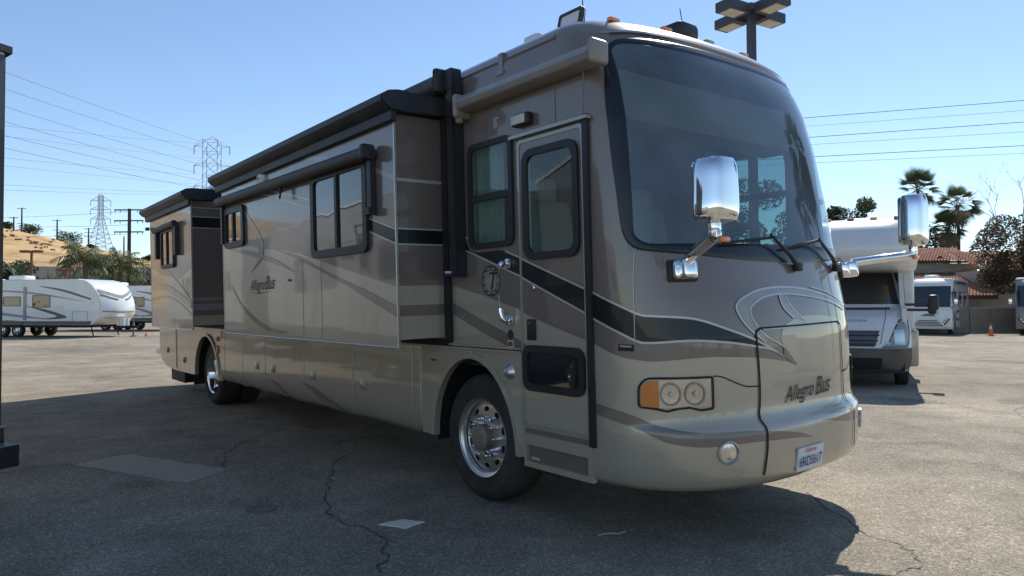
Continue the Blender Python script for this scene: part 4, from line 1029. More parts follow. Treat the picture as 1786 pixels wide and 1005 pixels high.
# ================================================================ OTHER VEHICLES
def small_wheel(root, x, y, r, w, s, rimmat='polished'):
    """wheel with its axle along local x; s = outward side"""
    m_ = MB(); m_.lathe([(0, r*.58), (0, r*.66), (s*.01, r*.85), (-s*.01, r*.96), (-s*.04, r), (-s*(w-.04), r), (-s*w, r*.9), (-s*w, r*.58)], (x, y, r-.01), 'x', 28)
    t_ = m_.build('wheel', 'tyre', root, True, 30)
    m_ = MB(); m_.lathe([(s*.004, r*.61), (-s*.01, r*.57), (-s*.05, r*.52), (-s*.03, r*.30), (s*.0, r*.22), (s*.005, 0)], (x, y, r-.01), 'x', 28); m_.build('rim', rimmat, t_, True, 30)
    for k in range(6):
        a = math.pi*k/3; m_ = MB(); m_.box((x-s*.028, y+r*.41*math.cos(a), r-.01+r*.41*math.sin(a)), (.01, r*.13, r*.13)); m_.build('rim_hole', 'under', t_)
def extr(m_, pts, x0, x1, mi=0, f=None):
    """polygon in (y, z) extruded along x"""
    k = len(pts)
    a = [(x0, *p) for p in pts]+[(x1, *p) for p in pts]
    fs = [(i, (i+1) % k, k+(i+1) % k, k+i) for i in range(k)]
    tr = tessellate_polygon([[Vector((p[0], p[1], 0)) for p in pts]])
    fs += [tuple(t) for t in tr]+[tuple(k+i for i in reversed(t)) for t in tr]
    return m_.add(a, fs, mi)
def trailer(L=9.2, H=2.95, W=2.4, nose=True, graphics='grey', word_=None):
    """towed trailer; forward = -y, origin on the ground under its axles"""
    root = empty('travel_trailer'); yf, yr = -L*.58, L*.42; z0 = .62; h = W/2
    if nose: pts = [(yr, z0), (yr, H-.02), (yf+1.35, H), (yf+.9, H-.08), (yf+.45, H-.38), (yf+.12, H-.95), (yf, H-1.5), (yf+.06, z0+.45), (yf+.35, z0+.12), (yf+.6, z0)]
    else: pts = [(yr, z0), (yr, H), (yf, H), (yf, z0)]
    pts = [pts[0], pts[1]]+spline(pts[2:-1], 4)+[pts[-1]]
    m_ = MB(); extr(m_, pts, -h, h); m_.build('body', 'white_paint', root, False)
    m_ = MB(); rp = [(u, v) for u, v in pts if v > 1.3][:]
    k = [(u, v) for u, v in pts if v > z0+.3 and u < yr-.01]
    q = MB()   # moulded front cap: bulges ahead between the side walls
    kk = [(u, v) for u, v in k if u < yf+1.2]
    for i in range(9):
        x = -h*.985+2*h*.985*i/8; b = .30*(1-abs(x/h)**2.2)
        for u, v in kk: q.v.append((x, u-b*min(1, (H+.05-v)/.7), v+.01+b*.10))
    for i in range(8):
        for j in range(len(kk)-1): q.f.append((i*len(kk)+j, i*len(kk)+j+1, (i+1)*len(kk)+j+1, (i+1)*len(kk)+j)); q.m.append(0)
    q.build('front_cap', 'white_gel', root, True, 60)
    def cap_pt(x, v, of=.012):
        u = kk[0][0]
        for a_, b_ in zip(kk, kk[1:]):
            if min(a_[1], b_[1]) <= v <= max(a_[1], b_[1]): u = a_[0]+(b_[0]-a_[0])*(v-a_[1])/(b_[1]-a_[1]+1e-9); break
        b = .30*(1-abs(x/h)**2.2); return (x, u-b*min(1, (H+.05-v)/.7)-of, v+.01+b*.10)
    for pp, mt_, w_ in (([(-1.1, 2.35), (-.6, 2.18), (0, 2.02), (.6, 2.18), (1.1, 2.35)], 'grey_paint', .07), ([(-1.1, 2.15), (-.6, 1.95), (-.25, 1.86)], 'dark_paint', .035), ([(1.1, 2.15), (.6, 1.95), (.25, 1.86)], 'dark_paint', .035), ([(-1.12, 1.3), (-.5, 1.24), (0, 1.22), (.5, 1.24), (1.12, 1.3)], 'grey_paint', .03)):
        sp_ = spline(pp, 6); m2 = MB()
        for u_, v_ in sp_: m2.v += [cap_pt(u_, v_+w_), cap_pt(u_, v_-w_)]
        for i in range(len(sp_)-1): m2.f.append((2*i, 2*i+1, 2*i+3, 2*i+2)); m2.m.append(0)
        m2.build('nose_stripe', mt_, root)
    m_ = MB(); m_.box((0, (yr+yf+1.3)/2, H+.012), (W+.03, yr-yf-1.3, .03)); m_.build('roof', 'white_gel', root)
    m_ = MB(); m_.box((0, (yr+yf+1)/2, z0-.06), (W*.9, yr-yf-1.0, .14)); m_.build('frame', 'under', root)
    for s in (-1, 1):
        X = s*(h+.004)
        def dec(name, p_, mat, o=0.):
            m2 = MB(); m2.plate(p_, [], SX(X+s*o), SX(X+s*(o-.003))); m2.build(name, mat, root)
        dec('skirt_band', [(yr-.02,z0+.01),(yr-.02,z0+.20),(yf+.5,z0+.20),(yf+.58,z0+.01)], 'dark_paint')
        dec('swoosh', spline([(yr-.1,H-.55),(1.0,H-.5),(-1.5,H-.62),(yf+.9,H-1.1)], 5)+spline([(yf+.9,H-1.12),(-1.5,H-.72),(1.0,H-.56),(yr-.1,H-.58)], 5), graphics+'_paint', .001)
        dec('swoosh', spline([(yr-.1,1.45),(2.0,1.42),(-.6,1.15),(-2.6,.92)], 5)+spline([(-2.6,.90),(-.6,1.02),(2.0,1.28),(yr-.1,1.36)], 5), graphics+'_paint', .001)
        dec('swoosh', spline([(-1.0,1.62),(-2.4,1.40),(-3.5,1.10)], 5)+spline([(-3.6,.98),(-2.9,.92),(-2.0,.93),(-3.0,1.05),(-2.3,1.28)], 4), 'dark_paint' if graphics == 'grey' else 'grey_paint', .002)
        dec('swoosh', spline([(-2.0,H-.30),(-3.4,H-.50),(yf+.55,H-.95)], 5)+spline([(yf+.57,H-1.05),(-3.4,H-.62),(-2.0,H-.34)], 5), 'dark_paint', .002)
        for (a, b, c, d) in ((-.75,.25,1.62,2.05),(-2.55,-1.55,1.55,2.12),(2.5,3.3,1.7,2.15)):
            m2 = MB(); m2.plate(rrect(a-.04, b+.04, c-.04, d+.04, .07), [rrect(a, b, c, d, .05)], SX(X+s*.018), SX(X-s*.002)); fr = m2.build('window', 'dark_paint', root)
            m2 = MB(); m2.plate(rrect(a, b, c, d, .05), [], SX(X+s*.008), SX(X+s*.002)); m2.build('pane', 'tint_pane', fr)
        m2 = MB(); m2.box((X, -1.05, 1.72), (.05, .17, 1.7)); m2.build('drain_channel', 'grey_paint', root)
        dec('vent', rrect(.65, 1.05, 2.02, 2.15, .02), 'dark_paint', .012)
        m2 = MB(); m2.plate(rrect(yf+.75, yf+1.65, .78, 1.30, .04), [rrect(yf+.77, yf+1.63, .80, 1.28, .03)], SX(X+s*.006), SX(X)); m2.build('hatch_trim', 'grey_paint', root)
        m2 = MB(); m2.plate(rrect(1.5, 2.15, .70, 2.55, .05), [rrect(1.52, 2.13, .72, 2.53, .04)], SX(X+s*.01), SX(X)); dr = m2.build('door', 'grey_paint', root)
        m2 = MB(); m2.plate(rrect(1.6, 2.05, 1.75, 2.4, .06), [], SX(X+s*.014), SX(X+s*.002)); m2.build('pane', 'tint_pane', dr)
        for y in (-.46, .46):
            small_wheel(root, s*(h-.10), y, .36, .22, s)
        m2 = MB(); m2.plate([(-.9,.62),(-.9,.80)]+[(.85*math.cos(a)*1.05, .74+.12*math.sin(a)) for a in [math.pi-i*math.pi/8 for i in range(9)]]+[(.9,.80),(.9,.62)], [], SX(X+s*.02), SX(X)); m2.build('wheel_skirt', 'dark_paint', root)
        if word_:
            vs, fs = text_uv(word_, .34, .35, 1.3); q = MB(); q.v = [(X+s*.004, (s*u)-1.1*s+.9, 1.62+v) for u, v in vs]; q.f = fs; q.m = [0]*len(fs); q.build('lettering', 'grey_paint', root)
    for ya in (.4,):
        m_ = MB(); m_.rbox((0, ya, H+.16), (.7, 1.05, .26), .08, 3); ac = m_.build('air_conditioner', 'white_gel', root, True)
        m_ = MB(); m_.box((0, ya+.53, H+.15), (.5, .02, .14)); m_.build('vent_grille', 'grey_paint', ac)
    m_ = MB(); m_.rbox((.5, 2.4, H+.09), (.4, .4, .12), .04, 2); m_.build('roof_vent', 'white_gel', root, True)
    m_ = MB(); m_.box((0, yf-.55, .5), (.12, 1.3, .12)); m_.box((.32, yf-.3, .5), (.08, 1.0, .1), Matrix.Rotation(.5, 3, 'Z')); m_.box((-.32, yf-.3, .5), (.08, 1.0, .1), Matrix.Rotation(-.5, 3, 'Z')); m_.build('hitch', 'under', root)
    m_ = MB(); m_.tube([(0, yf-.9, 1.0), (0, yf-.9, .06)], .04, 8); m_.box((0, yf-.9, .03), (.24, .24, .05)); m_.build('jack', 'steel_grey', root)
    for s in (-1, 1):
        m_ = MB(); m_.tube([(s*.15, yf-.35, .56), (s*.15, yf-.35, .98)], .15, 14); m_.build('gas_bottle', 'white_gel', root, True)
    for s in (-1, 1):
        m_ = MB(); m_.tube([(s*.8, yf+.9, .62), (s*.86, yf+.7, .03)], .03, 6); m_.build('stabiliser', 'under', root)
    return root
RZ = math.atan2(.633, .775)
t1 = trailer(9.6, 2.92, word_='PASSPORT')
t1.location = (-.95, 41.2, 0); t1.rotation_euler = (0, 0, RZ)
tag(t1, 'white travel trailer with grey swooshes, nearest of the trailers on the left', 'trailer', 'travel trailers on the lot')
t2 = trailer(8.6, 2.86, graphics='dark')
t2.location = (4.9, 48.6, 0); t2.rotation_euler = (0, 0, RZ)
tag(t2, 'white trailer with dark shield on its nose, half hidden behind the coach', 'trailer', 'travel trailers on the lot')
m_ = MB(); yf_ = -8.6*.58
def shield(u, v): return (u, yf_-.30+.32*max(0, (v-1.45)/1.4)**1.6+.24*abs(u/1.2)**2.4, v)
for sc_v, mt, of in ((1.0, 'grey_paint', .0), (.8, 'dark_paint', .012), (.45, 'white_gel', .024)):
    m_ = MB(); pg = [(-.75*sc_v, 2.05+.32*sc_v), (.75*sc_v, 2.05+.32*sc_v), (.70*sc_v, 2.05-.15*sc_v), (0, 2.05-.45*sc_v), (-.70*sc_v, 2.05-.15*sc_v)]
    gr = []
    for i in range(len(pg)):
        a, b = pg[i], pg[(i+1) % len(pg)]
        gr += [(a[0]+(b[0]-a[0])*j/5, a[1]+(b[1]-a[1])*j/5) for j in range(5)]
    cpt = (0, 2.05); m_.v = [tuple(Vector(shield(*cpt))-Vector((0, of+.03, 0)))]+[tuple(Vector(shield(*p))-Vector((0, of+.03, 0))) for p in gr]
    for i in range(len(gr)): m_.f.append((0, 1+i, 1+(i+1) % len(gr))); m_.m.append(0)
    m_.build('nose_shield', mt, t2)
m_ = MB(); m_.box((0, 0, .02), (.36, .36, .04)); m_.lathe([(.04, .12), (.30, .05), (.46, .03), (.46, 0)], (0, 0, 0), 'z', 16)  # orange jack foot, shaped like a small cone
jc = m_.build('jack_block', 'cone_orange', None, True); jx = Matrix.Rotation(RZ, 3, 'Z') @ Vector((0, -9.6*.58-.9, 0)); jc.location = (t1.location.x+jx.x+.6, t1.location.y+jx.y, 0); jc.scale = (.5, .5, .5)
tag(jc, 'small orange cone-like jack foot by the hitch of the white travel trailer', 'cone')
# row behind the photographer, seen only in the chrome, glass and paint
for k, (x, y, rz, lab) in enumerate([(-16,-34,3.0,'reflected in the coach mirror, first from the left'),(-9,-36,3.05,'reflected in the coach mirror, second from the left'),(-2,-36,3.1,'reflected in the coach mirror, third from the left'),(6,-38,3.2,'reflected in the coach mirror, fourth from the left'),(15,-38,3.3,'reflected in the coach mirror, fifth from the left')]):
    c = copy_tree(t1 if k % 2 == 0 else t2); c.location = (x, y, 0); c.rotation_euler = (0, 0, rz); tag(c, 'white travel trailer '+lab, 'trailer', 'travel trailers on the lot')

# trailer alongside, its black rear corner at the left edge of the picture
nb = empty('cargo_trailer', (0, 0, 0), math.radians(30)); tag(nb, 'dark trailer corner with post and square bumper, cut off by the left edge', 'trailer')
ya = -1.6; q_ = Matrix.Rotation(math.radians(30), 3, 'Z') @ Vector((1.26, ya, 0)); nb.location = (-4.255-q_.x, 1.625-q_.y, 0)
m_ = MB(); m_.box((0, .05, 1.97), (2.46, 3.2, 2.66)); m_.build('body', 'grey_paint', nb)
m_ = MB(); m_.box((0, ya+.02, 1.97), (2.5, .05, 2.68)); m_.build('rear_wall', 'dark_paint', nb)
m_ = MB(); m_.box((1.235, ya+.05, 1.95), (.05, .10, 2.72)); m_.box((-1.235, ya+.05, 1.95), (.05, .10, 2.72)); m_.build('corner_post', 'black_plastic', nb)
m_ = MB(); m_.rbox((0, ya-.12, .50), (2.53, .14, .15), .008, 2); bmp = m_.build('bumper', 'black_plastic', nb)
m_ = MB(); m_.lathe([(.0, .0), (.0, .03), (.012, .045), (.0, .05)], (1.266, ya-.12, .50), 'x', 14); m_.build('bumper_plug', 'rubber', bmp)
m_ = MB(); m_.rbox((1.24, ya+.02, .63), (.07, .08, .12), .01, 2); m_.build('light_bracket', 'rubber', nb)
m_ = MB(); extr(m_, [(ya-.02,3.33),(ya-.02,3.38),(ya+.1,3.40),(ya+.1,3.30)], 1.20, 1.295); m_.build('roof_cap', 'black_plastic', nb)
m_ = MB(); m_.box((0, .05, 3.33), (2.5, 3.3, .06)); m_.build('roof', 'white_gel', nb)
for z0_, z1_, mt in ((.70,1.0,'dark_paint'),(1.45,1.62,'dark_paint')):
    m_ = MB(); m_.box((1.233, .05, (z0_+z1_)/2), (.004, 3.1, z1_-z0_)); m_.build('stripe', mt, nb)
small_wheel(nb, 1.15, .2, .38, .24, 1, 'dark_paint'); small_wheel(nb, -1.15, .2, .38, .24, -1, 'dark_paint')
m_ = MB(); m_.box((0, .05, .6), (2.2, 3.0, .12)); m_.build('frame', 'under', nb)
m_ = MB()
for x in (.1, .5): m_.tube([(x, ya-.08, .7), (x, ya-.08, 3.3)], .015, 6)
for k in range(8): m_.tube([(.1, ya-.08, .9+.32*k), (.5, ya-.08, .9+.32*k)], .013, 6)
m_.build('ladder', 'steel_grey', nb)
plain('silver_body', (.38, .37, .35), .4, 0, .5, .05)
for k, (x, y, rz, sc_) in enumerate(((-6.25, 8.3, math.pi+.13, 1.10), (-6.9, 19.5, math.pi+.05, 1.08), (-17.0, 4.0, math.pi+.1, 1.05))):
    c = copy_tree(t2 if k != 1 else t1); c.location = (x, y, 0); c.rotation_euler = (0, 0, rz); c.scale = (sc_,)*3
    for ch in c.children:
        if ch.name.startswith(('body', 'swoosh', 'front_cap')): ch.material_slots[0].link = 'OBJECT'; ch.material_slots[0].material = MAT['silver_body']
    for ch in c.children_recursive:
        if ch.name.startswith(('rim', 'gas_')): ch.material_slots[0].link = 'OBJECT'; ch.material_slots[0].material = MAT['dark_paint']
    tag(c, 'pale travel trailer mirrored in the coach side paint, '+['beside the front slide-out', 'beside the rear slide-out', 'far behind the door glass'][k], 'trailer', 'travel trailers on the lot')

# ---- van-based motorhome behind the coach's nose
vc = empty('van_motorhome', (8.30, 1.67, gz(8.3, 1.7)), -1.124); tag(vc, 'white van-based motorhome with cab-over bunk behind the coach nose', 'motorhome')
PV = [(.10,.26,.86),(.03,.34,.93),(0,.50,.965),(.0,.72,.975),(.03,.80,.975),(.06,1.0,.965),(.12,1.16,.95),(.22,1.25,.93),(.50,1.37,.90),(.78,1.47,.885),(.80,1.49,.88),(1.10,1.86,.82),(1.36,2.17,.76),(1.5,2.22,.74)]
def vsurf(s, x, off=0.):
    i = min(int(s), len(PV)-2); f = s-i; y, z, hw = (PV[i][k]+(PV[i+1][k]-PV[i][k])*f for k in range(3))
    return Vector((x*hw, y+.42*abs(x)**3.2-off, z+off*.3))
def vpatch(name, s0, s1, xa, xb, mat, off=0., ns=10, nx=20, par=vc):
    m_ = MB()
    for i in range(nx+1):
        for j in range(ns+1):
            s = s0+(s1-s0)*j/ns; a = xa(j/ns) if callable(xa) else xa; b = xb(j/ns) if callable(xb) else xb
            m_.v.append(tuple(vsurf(s, a+(b-a)*i/nx, off)))
    for i in range(nx):
        for j in range(ns): m_.f.append((i*(ns+1)+j, (i+1)*(ns+1)+j, (i+1)*(ns+1)+j+1, i*(ns+1)+j+1)); m_.m.append(0)
    return m_.build(name, mat, par, True, 50)
vpatch('bumper', 0, 3, -1, 1, 'dark_paint'); vpatch('bonnet', 3, 9, -1, 1, 'white_gel', 0, 18, 30); vpatch('cowl', 9, 13, -1, 1, 'white_paint', 0, 12, 24)
vpatch('windscreen', 10.05, 11.95, -.93, .93, 'tint_pane', .012); vpatch('bonnet_vent', 8.35, 8.75, -.72, .72, 'dark_paint', .008, 3)
vpatch('grille', 3.3, 5.2, lambda k: -.36-.10*k, lambda k: .36+.10*k, 'dark_paint', .008, 6)
for k in range(3): vpatch('grille_bar', 3.75+.45*k, 3.85+.45*k, -.40-.03*k, .40+.03*k, 'rubber', .02, 2)
vpatch('lower_intake', .9, 2.2, -.5, .5, 'under', .006, 4)
for s in (-1, 1):
    h_ = vpatch('headlamp', 3.3, 6.6, (lambda k, s=s: s*(.50+.34*k**.8)), (lambda k, s=s: s*(.90+.06*min(1, k*2))), 'bezel', .010, 8, 8)
    vpatch('headlamp_outline', 3.1, 6.8, (lambda k, s=s: s*(.475+.35*k**.8)), (lambda k, s=s: s*(.915+.06*min(1, k*2))), 'rubber', .005, 8, 8, h_)
    vpatch('lamp_bowl', 3.7, 5.3, s*.70, s*.88, 'lamp_chrome', .016, 6, 6, h_); vpatch('lamp_bowl', 3.5, 4.1, s*.56, s*.63, 'lamp_chrome', .016, 4, 4, h_)
    vpatch('headlamp_lens', 3.25, 6.65, (lambda k, s=s: s*(.50+.34*k**.8)), (lambda k, s=s: s*(.90+.06*min(1, k*2))), 'lens_glass', .025, 8, 8, h_)
    vpatch('bonnet_crease', 4.0, 9.0, (lambda k, s=s: s*(.46+.20*k)), (lambda k, s=s: s*(.475+.20*k)), 'grey_paint', .004, 10, 1)
    m_ = MB(); m_.rbox((s*1.36, .95, 1.50), (.17, .14, .36), .05, 3); mr = m_.build('mirror', 'black_plastic', vc, True); m_ = MB(); m_.box((s*1.10, .98, 1.50), (.42, .05, .05)); m_.box((s*1.10, .98, 1.40), (.42, .05, .05)); m_.build('mirror_arm', 'black_plastic', mr)
    m_ = MB(); m_.rbox((s*1.42, .93, 1.36), (.06, .1, .1), .02, 2); m_.build('mirror_marker', 'lens_white', mr, True)
    small_wheel(vc, s*.93, 1.05, .35, .22, s); small_wheel(vc, s*1.0, 5.2, .36, .3, s)
    m_ = MB(); m_.plate([(.42,.30),(.42,1.42),(.95,1.50),(1.45,2.2),(2.6,2.25),(2.6,.30),(1.5,.30)]+arch(1.05,.43,.5,.30)+[], [], SX(s*.90), SX(s*.82)); m_.build('cab_side', 'white_paint', vc)
    m_ = MB(); m_.plate([(1.05,1.50),(1.55,2.10),(2.35,2.12),(2.35,1.50)], [], SX(s*.915), SX(s*.89)); m_.build('door_window', 'tint_pane', vc)
    m_ = MB(); m_.rbox((s*1.03, 2.25, .62), (.35, .22, .75), .06, 3); m_.build('coach_skirt', 'tan', vc, True)
vs, fs = text_uv('NAVION', .13, 0, 1.25); q = MB(); q.v = [tuple(vsurf(6.35+v*5.0, -.34+u*.95, .012)) for u, v in vs]; q.f = fs; q.m = [0]*len(fs); q.build('lettering', 'grey_paint', vc)
bk = MB(); nz_ = 12
bpts = spline([(2.4,2.10),(1.3,2.12),(.75,2.18),(.42,2.36),(.36,2.60),(.52,2.90),(.85,3.10),(1.4,3.19),(2.4,3.21)], 5); kx = 15
for i in range(kx):
    x = -1.12+2.24*i/(kx-1); e = .5*abs(x/1.12)**6
    for u, v in bpts: bk.v.append((x, u+e*max(0, (1.6-u)/1.25), v-.06*abs(x/1.12)**8*(1 if v > 2.7 else -1)))
for i in range(kx-1):
    for j in range(len(bpts)-1): bk.f.append((i*len(bpts)+j, i*len(bpts)+j+1, (i+1)*len(bpts)+j+1, (i+1)*len(bpts)+j)); bk.m.append(0)
bk.f += [tuple(range(len(bpts))), tuple((kx-1)*len(bpts)+j for j in range(len(bpts)))]; bk.m += [0, 0]
bk.build('bunk', 'white_gel', vc, True, 50)
m_ = MB(); m_.rbox((0, 4.75, 1.86), (2.3, 4.9, 2.68), .07, 3); m_.build('coach_body', 'white_paint', vc, True)
for k in range(5):
    m_ = MB(); m_.rbox((-.8+.4*k, .98, 3.155), (.12, .07, .05), .015, 2); m_.build('clearance_light', 'red_lens' if k % 2 == 0 else 'amber', vc, True)
m_ = MB(); m_.rbox((.2, 3.6, 3.30), (.7, 1.0, .22), .06, 2); m_.build('air_conditioner', 'white_gel', vc, True)
m_ = MB(); m_.box((0, 2.6, .4), (1.7, 4.6, .2)); m_.build('chassis', 'under', vc)
m_ = MB(); m_.plate([(.62,2.5),(.70,2.62),(.78,2.5),(.74,2.5),(.70,2.57),(.66,2.5)], [], lambda u, v: (u-.9, .345, v-.22), lambda u, v: (u-.9, .36, v-.22)); m_.build('bunk_logo', 'grey_paint', vc)

# ---- flat-fronted motorhomes across the lot
def coach(name='gas_motorhome', body='white_paint', dark='dark_paint', lower='white_paint'):
    root = empty(name); h = 1.25; H = 3.35; L = 8.5
    PR = [(.06,.34),(.0,.45),(0,1.0),(.02,1.45),(.10,1.62),(.30,2.4),(.46,2.95),(.60,3.12),(.9,H),(1.2,H+.02)]
    def fs_(z_or_s, x, off=0):
        i = min(int(z_or_s), len(PR)-2); f = z_or_s-i; y = PR[i][0]+(PR[i+1][0]-PR[i][0])*f; z = PR[i][1]+(PR[i+1][1]-PR[i][1])*f
        return Vector((x*h, y+.28*abs(x)**4-off, z))
    def fp(nm, s0, s1, xa, xb, mat, off=0., ns=8, nx=16, par=root):
        m_ = MB()
        for i in range(nx+1):
            for j in range(ns+1):
                k = j/ns; a = xa(k) if callable(xa) else xa; b = xb(k) if callable(xb) else xb
                m_.v.append(tuple(fs_(s0+(s1-s0)*k, a+(b-a)*i/nx, off)))
        for i in range(nx):
            for j in range(ns): m_.f.append((i*(ns+1)+j, (i+1)*(ns+1)+j, (i+1)*(ns+1)+j+1, i*(ns+1)+j+1)); m_.m.append(0)
        return m_.build(nm, mat, par, True, 50)
    fp('front_cap', 0, 4, -1, 1, lower, 0, 10); fp('front_upper', 4, 9, -1, 1, body, 0, 14)
    w_ = fp('windscreen', 4.05, 5.95, -.93, .93, 'tint_pane', .015); fp('windscreen_post', 4.05, 5.95, -.012, .012, 'rubber', .03, 6, 1, w_)
    for k in range(4): fp('grille_slat', 1.15+.17*k, 1.25+.17*k, -.62+.07*k, .62-.07*k, dark, .012, 2)
    fp('swirl', 2.25, 2.6, lambda k: -.35+.3*k, lambda k: .35-.1*k, dark, .012, 4); fp('swirl', 2.4, 2.75, lambda k: -.1+.3*k, lambda k: .15+.1*k, dark, .013, 4)
    for s in (-1, 1):
        hl_ = fp('headlamp', 1.25, 1.95, (lambda k, s=s: s*(.55+.22*k)), (lambda k, s=s: s*(.72+.22*k)), 'dark_paint', .012, 5, 5)
        for k in range(3): fp('lamp', 1.3+.22*k, 1.45+.22*k, s*(.60+.075*k), s*(.67+.075*k), 'lamp_chrome', .025, 2, 2, hl_)
        fp('fog_lamp', .55, .72, s*.70, s*.78, 'dark_paint', .012, 2, 3)
        m_ = MB(); m_.rbox((s*1.48, -.05, 1.98), (.2, .16, .36), .05, 3); mr = m_.build('mirror', 'chrome', root, True); m_ = MB(); m_.tube([(s*1.2, .2, 1.6), (s*1.45, 0, 1.8)], .025, 6); m_.build('mirror_arm', 'chrome', mr)
        X = s*(h+.004)
        for a, b in ((.45,1.0),(1.25,2.1),(3.2,4.6),(5.6,6.8)):
            m_ = MB(); m_.plate(rrect(a, b, 1.85, 2.6, .07), [], SX(X+s*.012), SX(X-s*.01)); m_.build('window', 'tint_pane', root)
        for c in ([(.5,1.5),(1.6,1.0),(3.2,.9),(5.5,1.6),(8.2,2.7)], [(.6,.9),(2.2,1.35),(4.0,1.3),(6.0,.8),(8.2,.7)], [(1.0,2.75),(2.6,2.0),(4.6,1.5),(8.2,1.6)]):
            q = spline(c, 5); m_ = MB(); 
            m_.plate([(u, v+.07) for u, v in q]+[(u, v-.07) for u, v in q[::-1]], [], SX(X+s*.003), SX(X)); m_.build('swoosh', dark if s else dark, root)
        small_wheel(root, s*1.12, 1.6, .42, .26, s); small_wheel(root, s*1.12, 6.4, .42, .3, s)
        m_ = MB(); m_.plate([(.3,.40),(.3,1.5),(.55,2.4),(.75,2.95),(1.0,H-.05),(L,H-.05),(L,.40),(6.95,.40)]+arch(6.4,.55,.6,.40)[0:]+[(5.85,.40),(2.15,.40)]+arch(1.6,.55,.6,.40)+[(1.05,.40)], [], SX(s*h), SX(s*(h-.05))); m_.build('side_wall', body, root)
        m_ = MB(); m_.box((s*1.32, 3.9, 3.16), (.14, 5.0, .13)); m_.build('awning', dark, root)
    m_ = MB(); m_.rbox((0, L/2+.5, H-.01), (2.46, L-.9, .12), .05, 2); m_.build('roof', 'white_gel', root, True)
    m_ = MB(); m_.box((0, L-.02, 1.9), (2.4, .05, 2.9)); m_.build('rear_wall', body, root)
    m_ = MB(); m_.rbox((0, 2.2, H+.17), (.75, 1.1, .24), .06, 2); m_.build('air_conditioner', 'white_gel', root, True)
    m_ = MB(); m_.box((0, L/2, .55), (2.1, L-1, .25)); m_.build('chassis', 'under', root)
    return root
ca = coach(); ca.location = (41.75, 13.2, gz(42, 13)); ca.rotation_euler = (0, 0, -math.atan2(.97, .22)); tag(ca, 'white flat-fronted motorhome with black grille slats, parked across the lot', 'motorhome', 'motorhomes by the block wall')
cb = coach('gas_motorhome', 'grey_paint', 'dark_paint', 'grey_paint'); cb.location = (45.4, 8.45, gz(45, 8)); cb.rotation_euler = (0, 0, -math.atan2(.97, .22)); tag(cb, 'dark motorhome cut off by the right edge of the picture', 'motorhome', 'motorhomes by the block wall')
# traffic cone with a stake
def cone(loc, lab):
    z = gz(*loc); m_ = MB(); m_.rbox((0, 0, .02), (.38, .38, .04), .01, 2); m_.lathe([(.03, .15), (.36, .085), (.36, .084), (.72, .025), (.73, 0)], (0, 0, 0), 'z', 18); c = m_.build('traffic_cone', 'cone_orange', None, True, 40)
    m_ = MB(); m_.lathe([(.40, .083), (.54, .059)], (0, 0, 0), 'z', 18); m_.build('reflective_collar', 'cone_white', c, True); m_ = MB(); m_.tube([(0, 0, .7), (0, 0, 1.5)], .02, 6); m_.build('stake', 'pole_wood', c)
    c.location = (*loc, z); tag(c, lab, 'cone')
cone((42.64, 10.18), 'orange traffic cone standing in front of the block wall')
# ================================================================ HILL, HOUSE, WALL
def hillmat():
    m, t, o = nodes_of('dry_grass')
    p = N(t, 'ShaderNodeBsdfPrincipled', i_Roughness=.95); p.inputs['Specular IOR Level'].default_value = .1
    g = N(t, 'ShaderNodeNewGeometry')
    def rp(s, d, pts, sx=1.):
        mp = N(t, 'ShaderNodeMapping'); mp.inputs['Scale'].default_value = (1, 1, sx); t.links.new(g.outputs['Position'], mp.inputs[0])
        n = N(t, 'ShaderNodeTexNoise', i_Scale=s, i_Detail=d, i_Roughness=.62); t.links.new(mp.outputs[0], n.inputs['Vector'])
        r = N(t, 'ShaderNodeValToRGB'); e = r.color_ramp.elements; e[0].position, e[0].color = pts[0][0], c4(pts[0][1]); e[1].position, e[1].color = pts[-1][0], c4(pts[-1][1])
        for q, c in pts[1:-1]: z = e.new(q); z.color = c4(c)
        t.links.new(n.outputs['Fac'], r.inputs[0]); return r.outputs[0]
    a = rp(.045, 7., [(.3, (.42, .28, .145)), (.5, (.55, .375, .19)), (.7, (.64, .46, .26))])
    b = rp(.13, 6., [(.52, (1, 1, 1)), (.66, (.55, .5, .46))], 3.)
    x = N(t, 'ShaderNodeMix', data_type='RGBA', blend_type='MULTIPLY'); x.inputs[0].default_value = .8
    t.links.new(a, x.inputs[6]); t.links.new(b, x.inputs[7]); t.links.new(x.outputs[2], p.inputs['Base Color']); t.links.new(p.outputs[0], o.inputs[0]); MAT['dry_grass'] = m
hillmat()
from mathutils import noise as mnoise
def ridge(r):
    pts = [(-900,60),(-500,52),(-300,46),(-173,31.5),(-155,26.6),(-138,22.0),(-122,18.6),(-80,14),(-20,10),(80,6)]
    for a, b in zip(pts, pts[1:]):
        if r <= b[0]: return a[1]+(b[1]-a[1])*max(0, (r-a[0])/(b[0]-a[0]))
    return pts[-1][1]
def hill_z(r, d):
    k = d/240; H = ridge(r/k)*1.0
    q = (r+173)/50
    base = H*sstep(95, 250, d)*.93+H*.07*sstep(230, 300, d)
    if d > 250: base = H*(1+.06*sstep(250, 500, d))
    return base+(2.4*mnoise.noise((r*.02, d*.02, 0))+.9*mnoise.noise((r*.07, d*.07, 3)))*sstep(110, 170, d)*(.4 if d > 225 else 1)-.3
mb = MB(); rs = [-900+12*i for i in range(92)]; ds = [92+7*i for i in range(26)]+[290,330,380,450,600]
for d in ds:
    for r in rs: mb.v.append((*cw(r*d/240, d), hill_z(r*d/240, d)))
n = len(rs)
for i in range(len(ds)-1):
    for j in range(n-1): mb.f.append((i*n+j, i*n+j+1, (i+1)*n+j+1, (i+1)*n+j)); mb.m.append(0)
tag(mb.build('hill', 'dry_grass', None, True, 80), kind='structure')
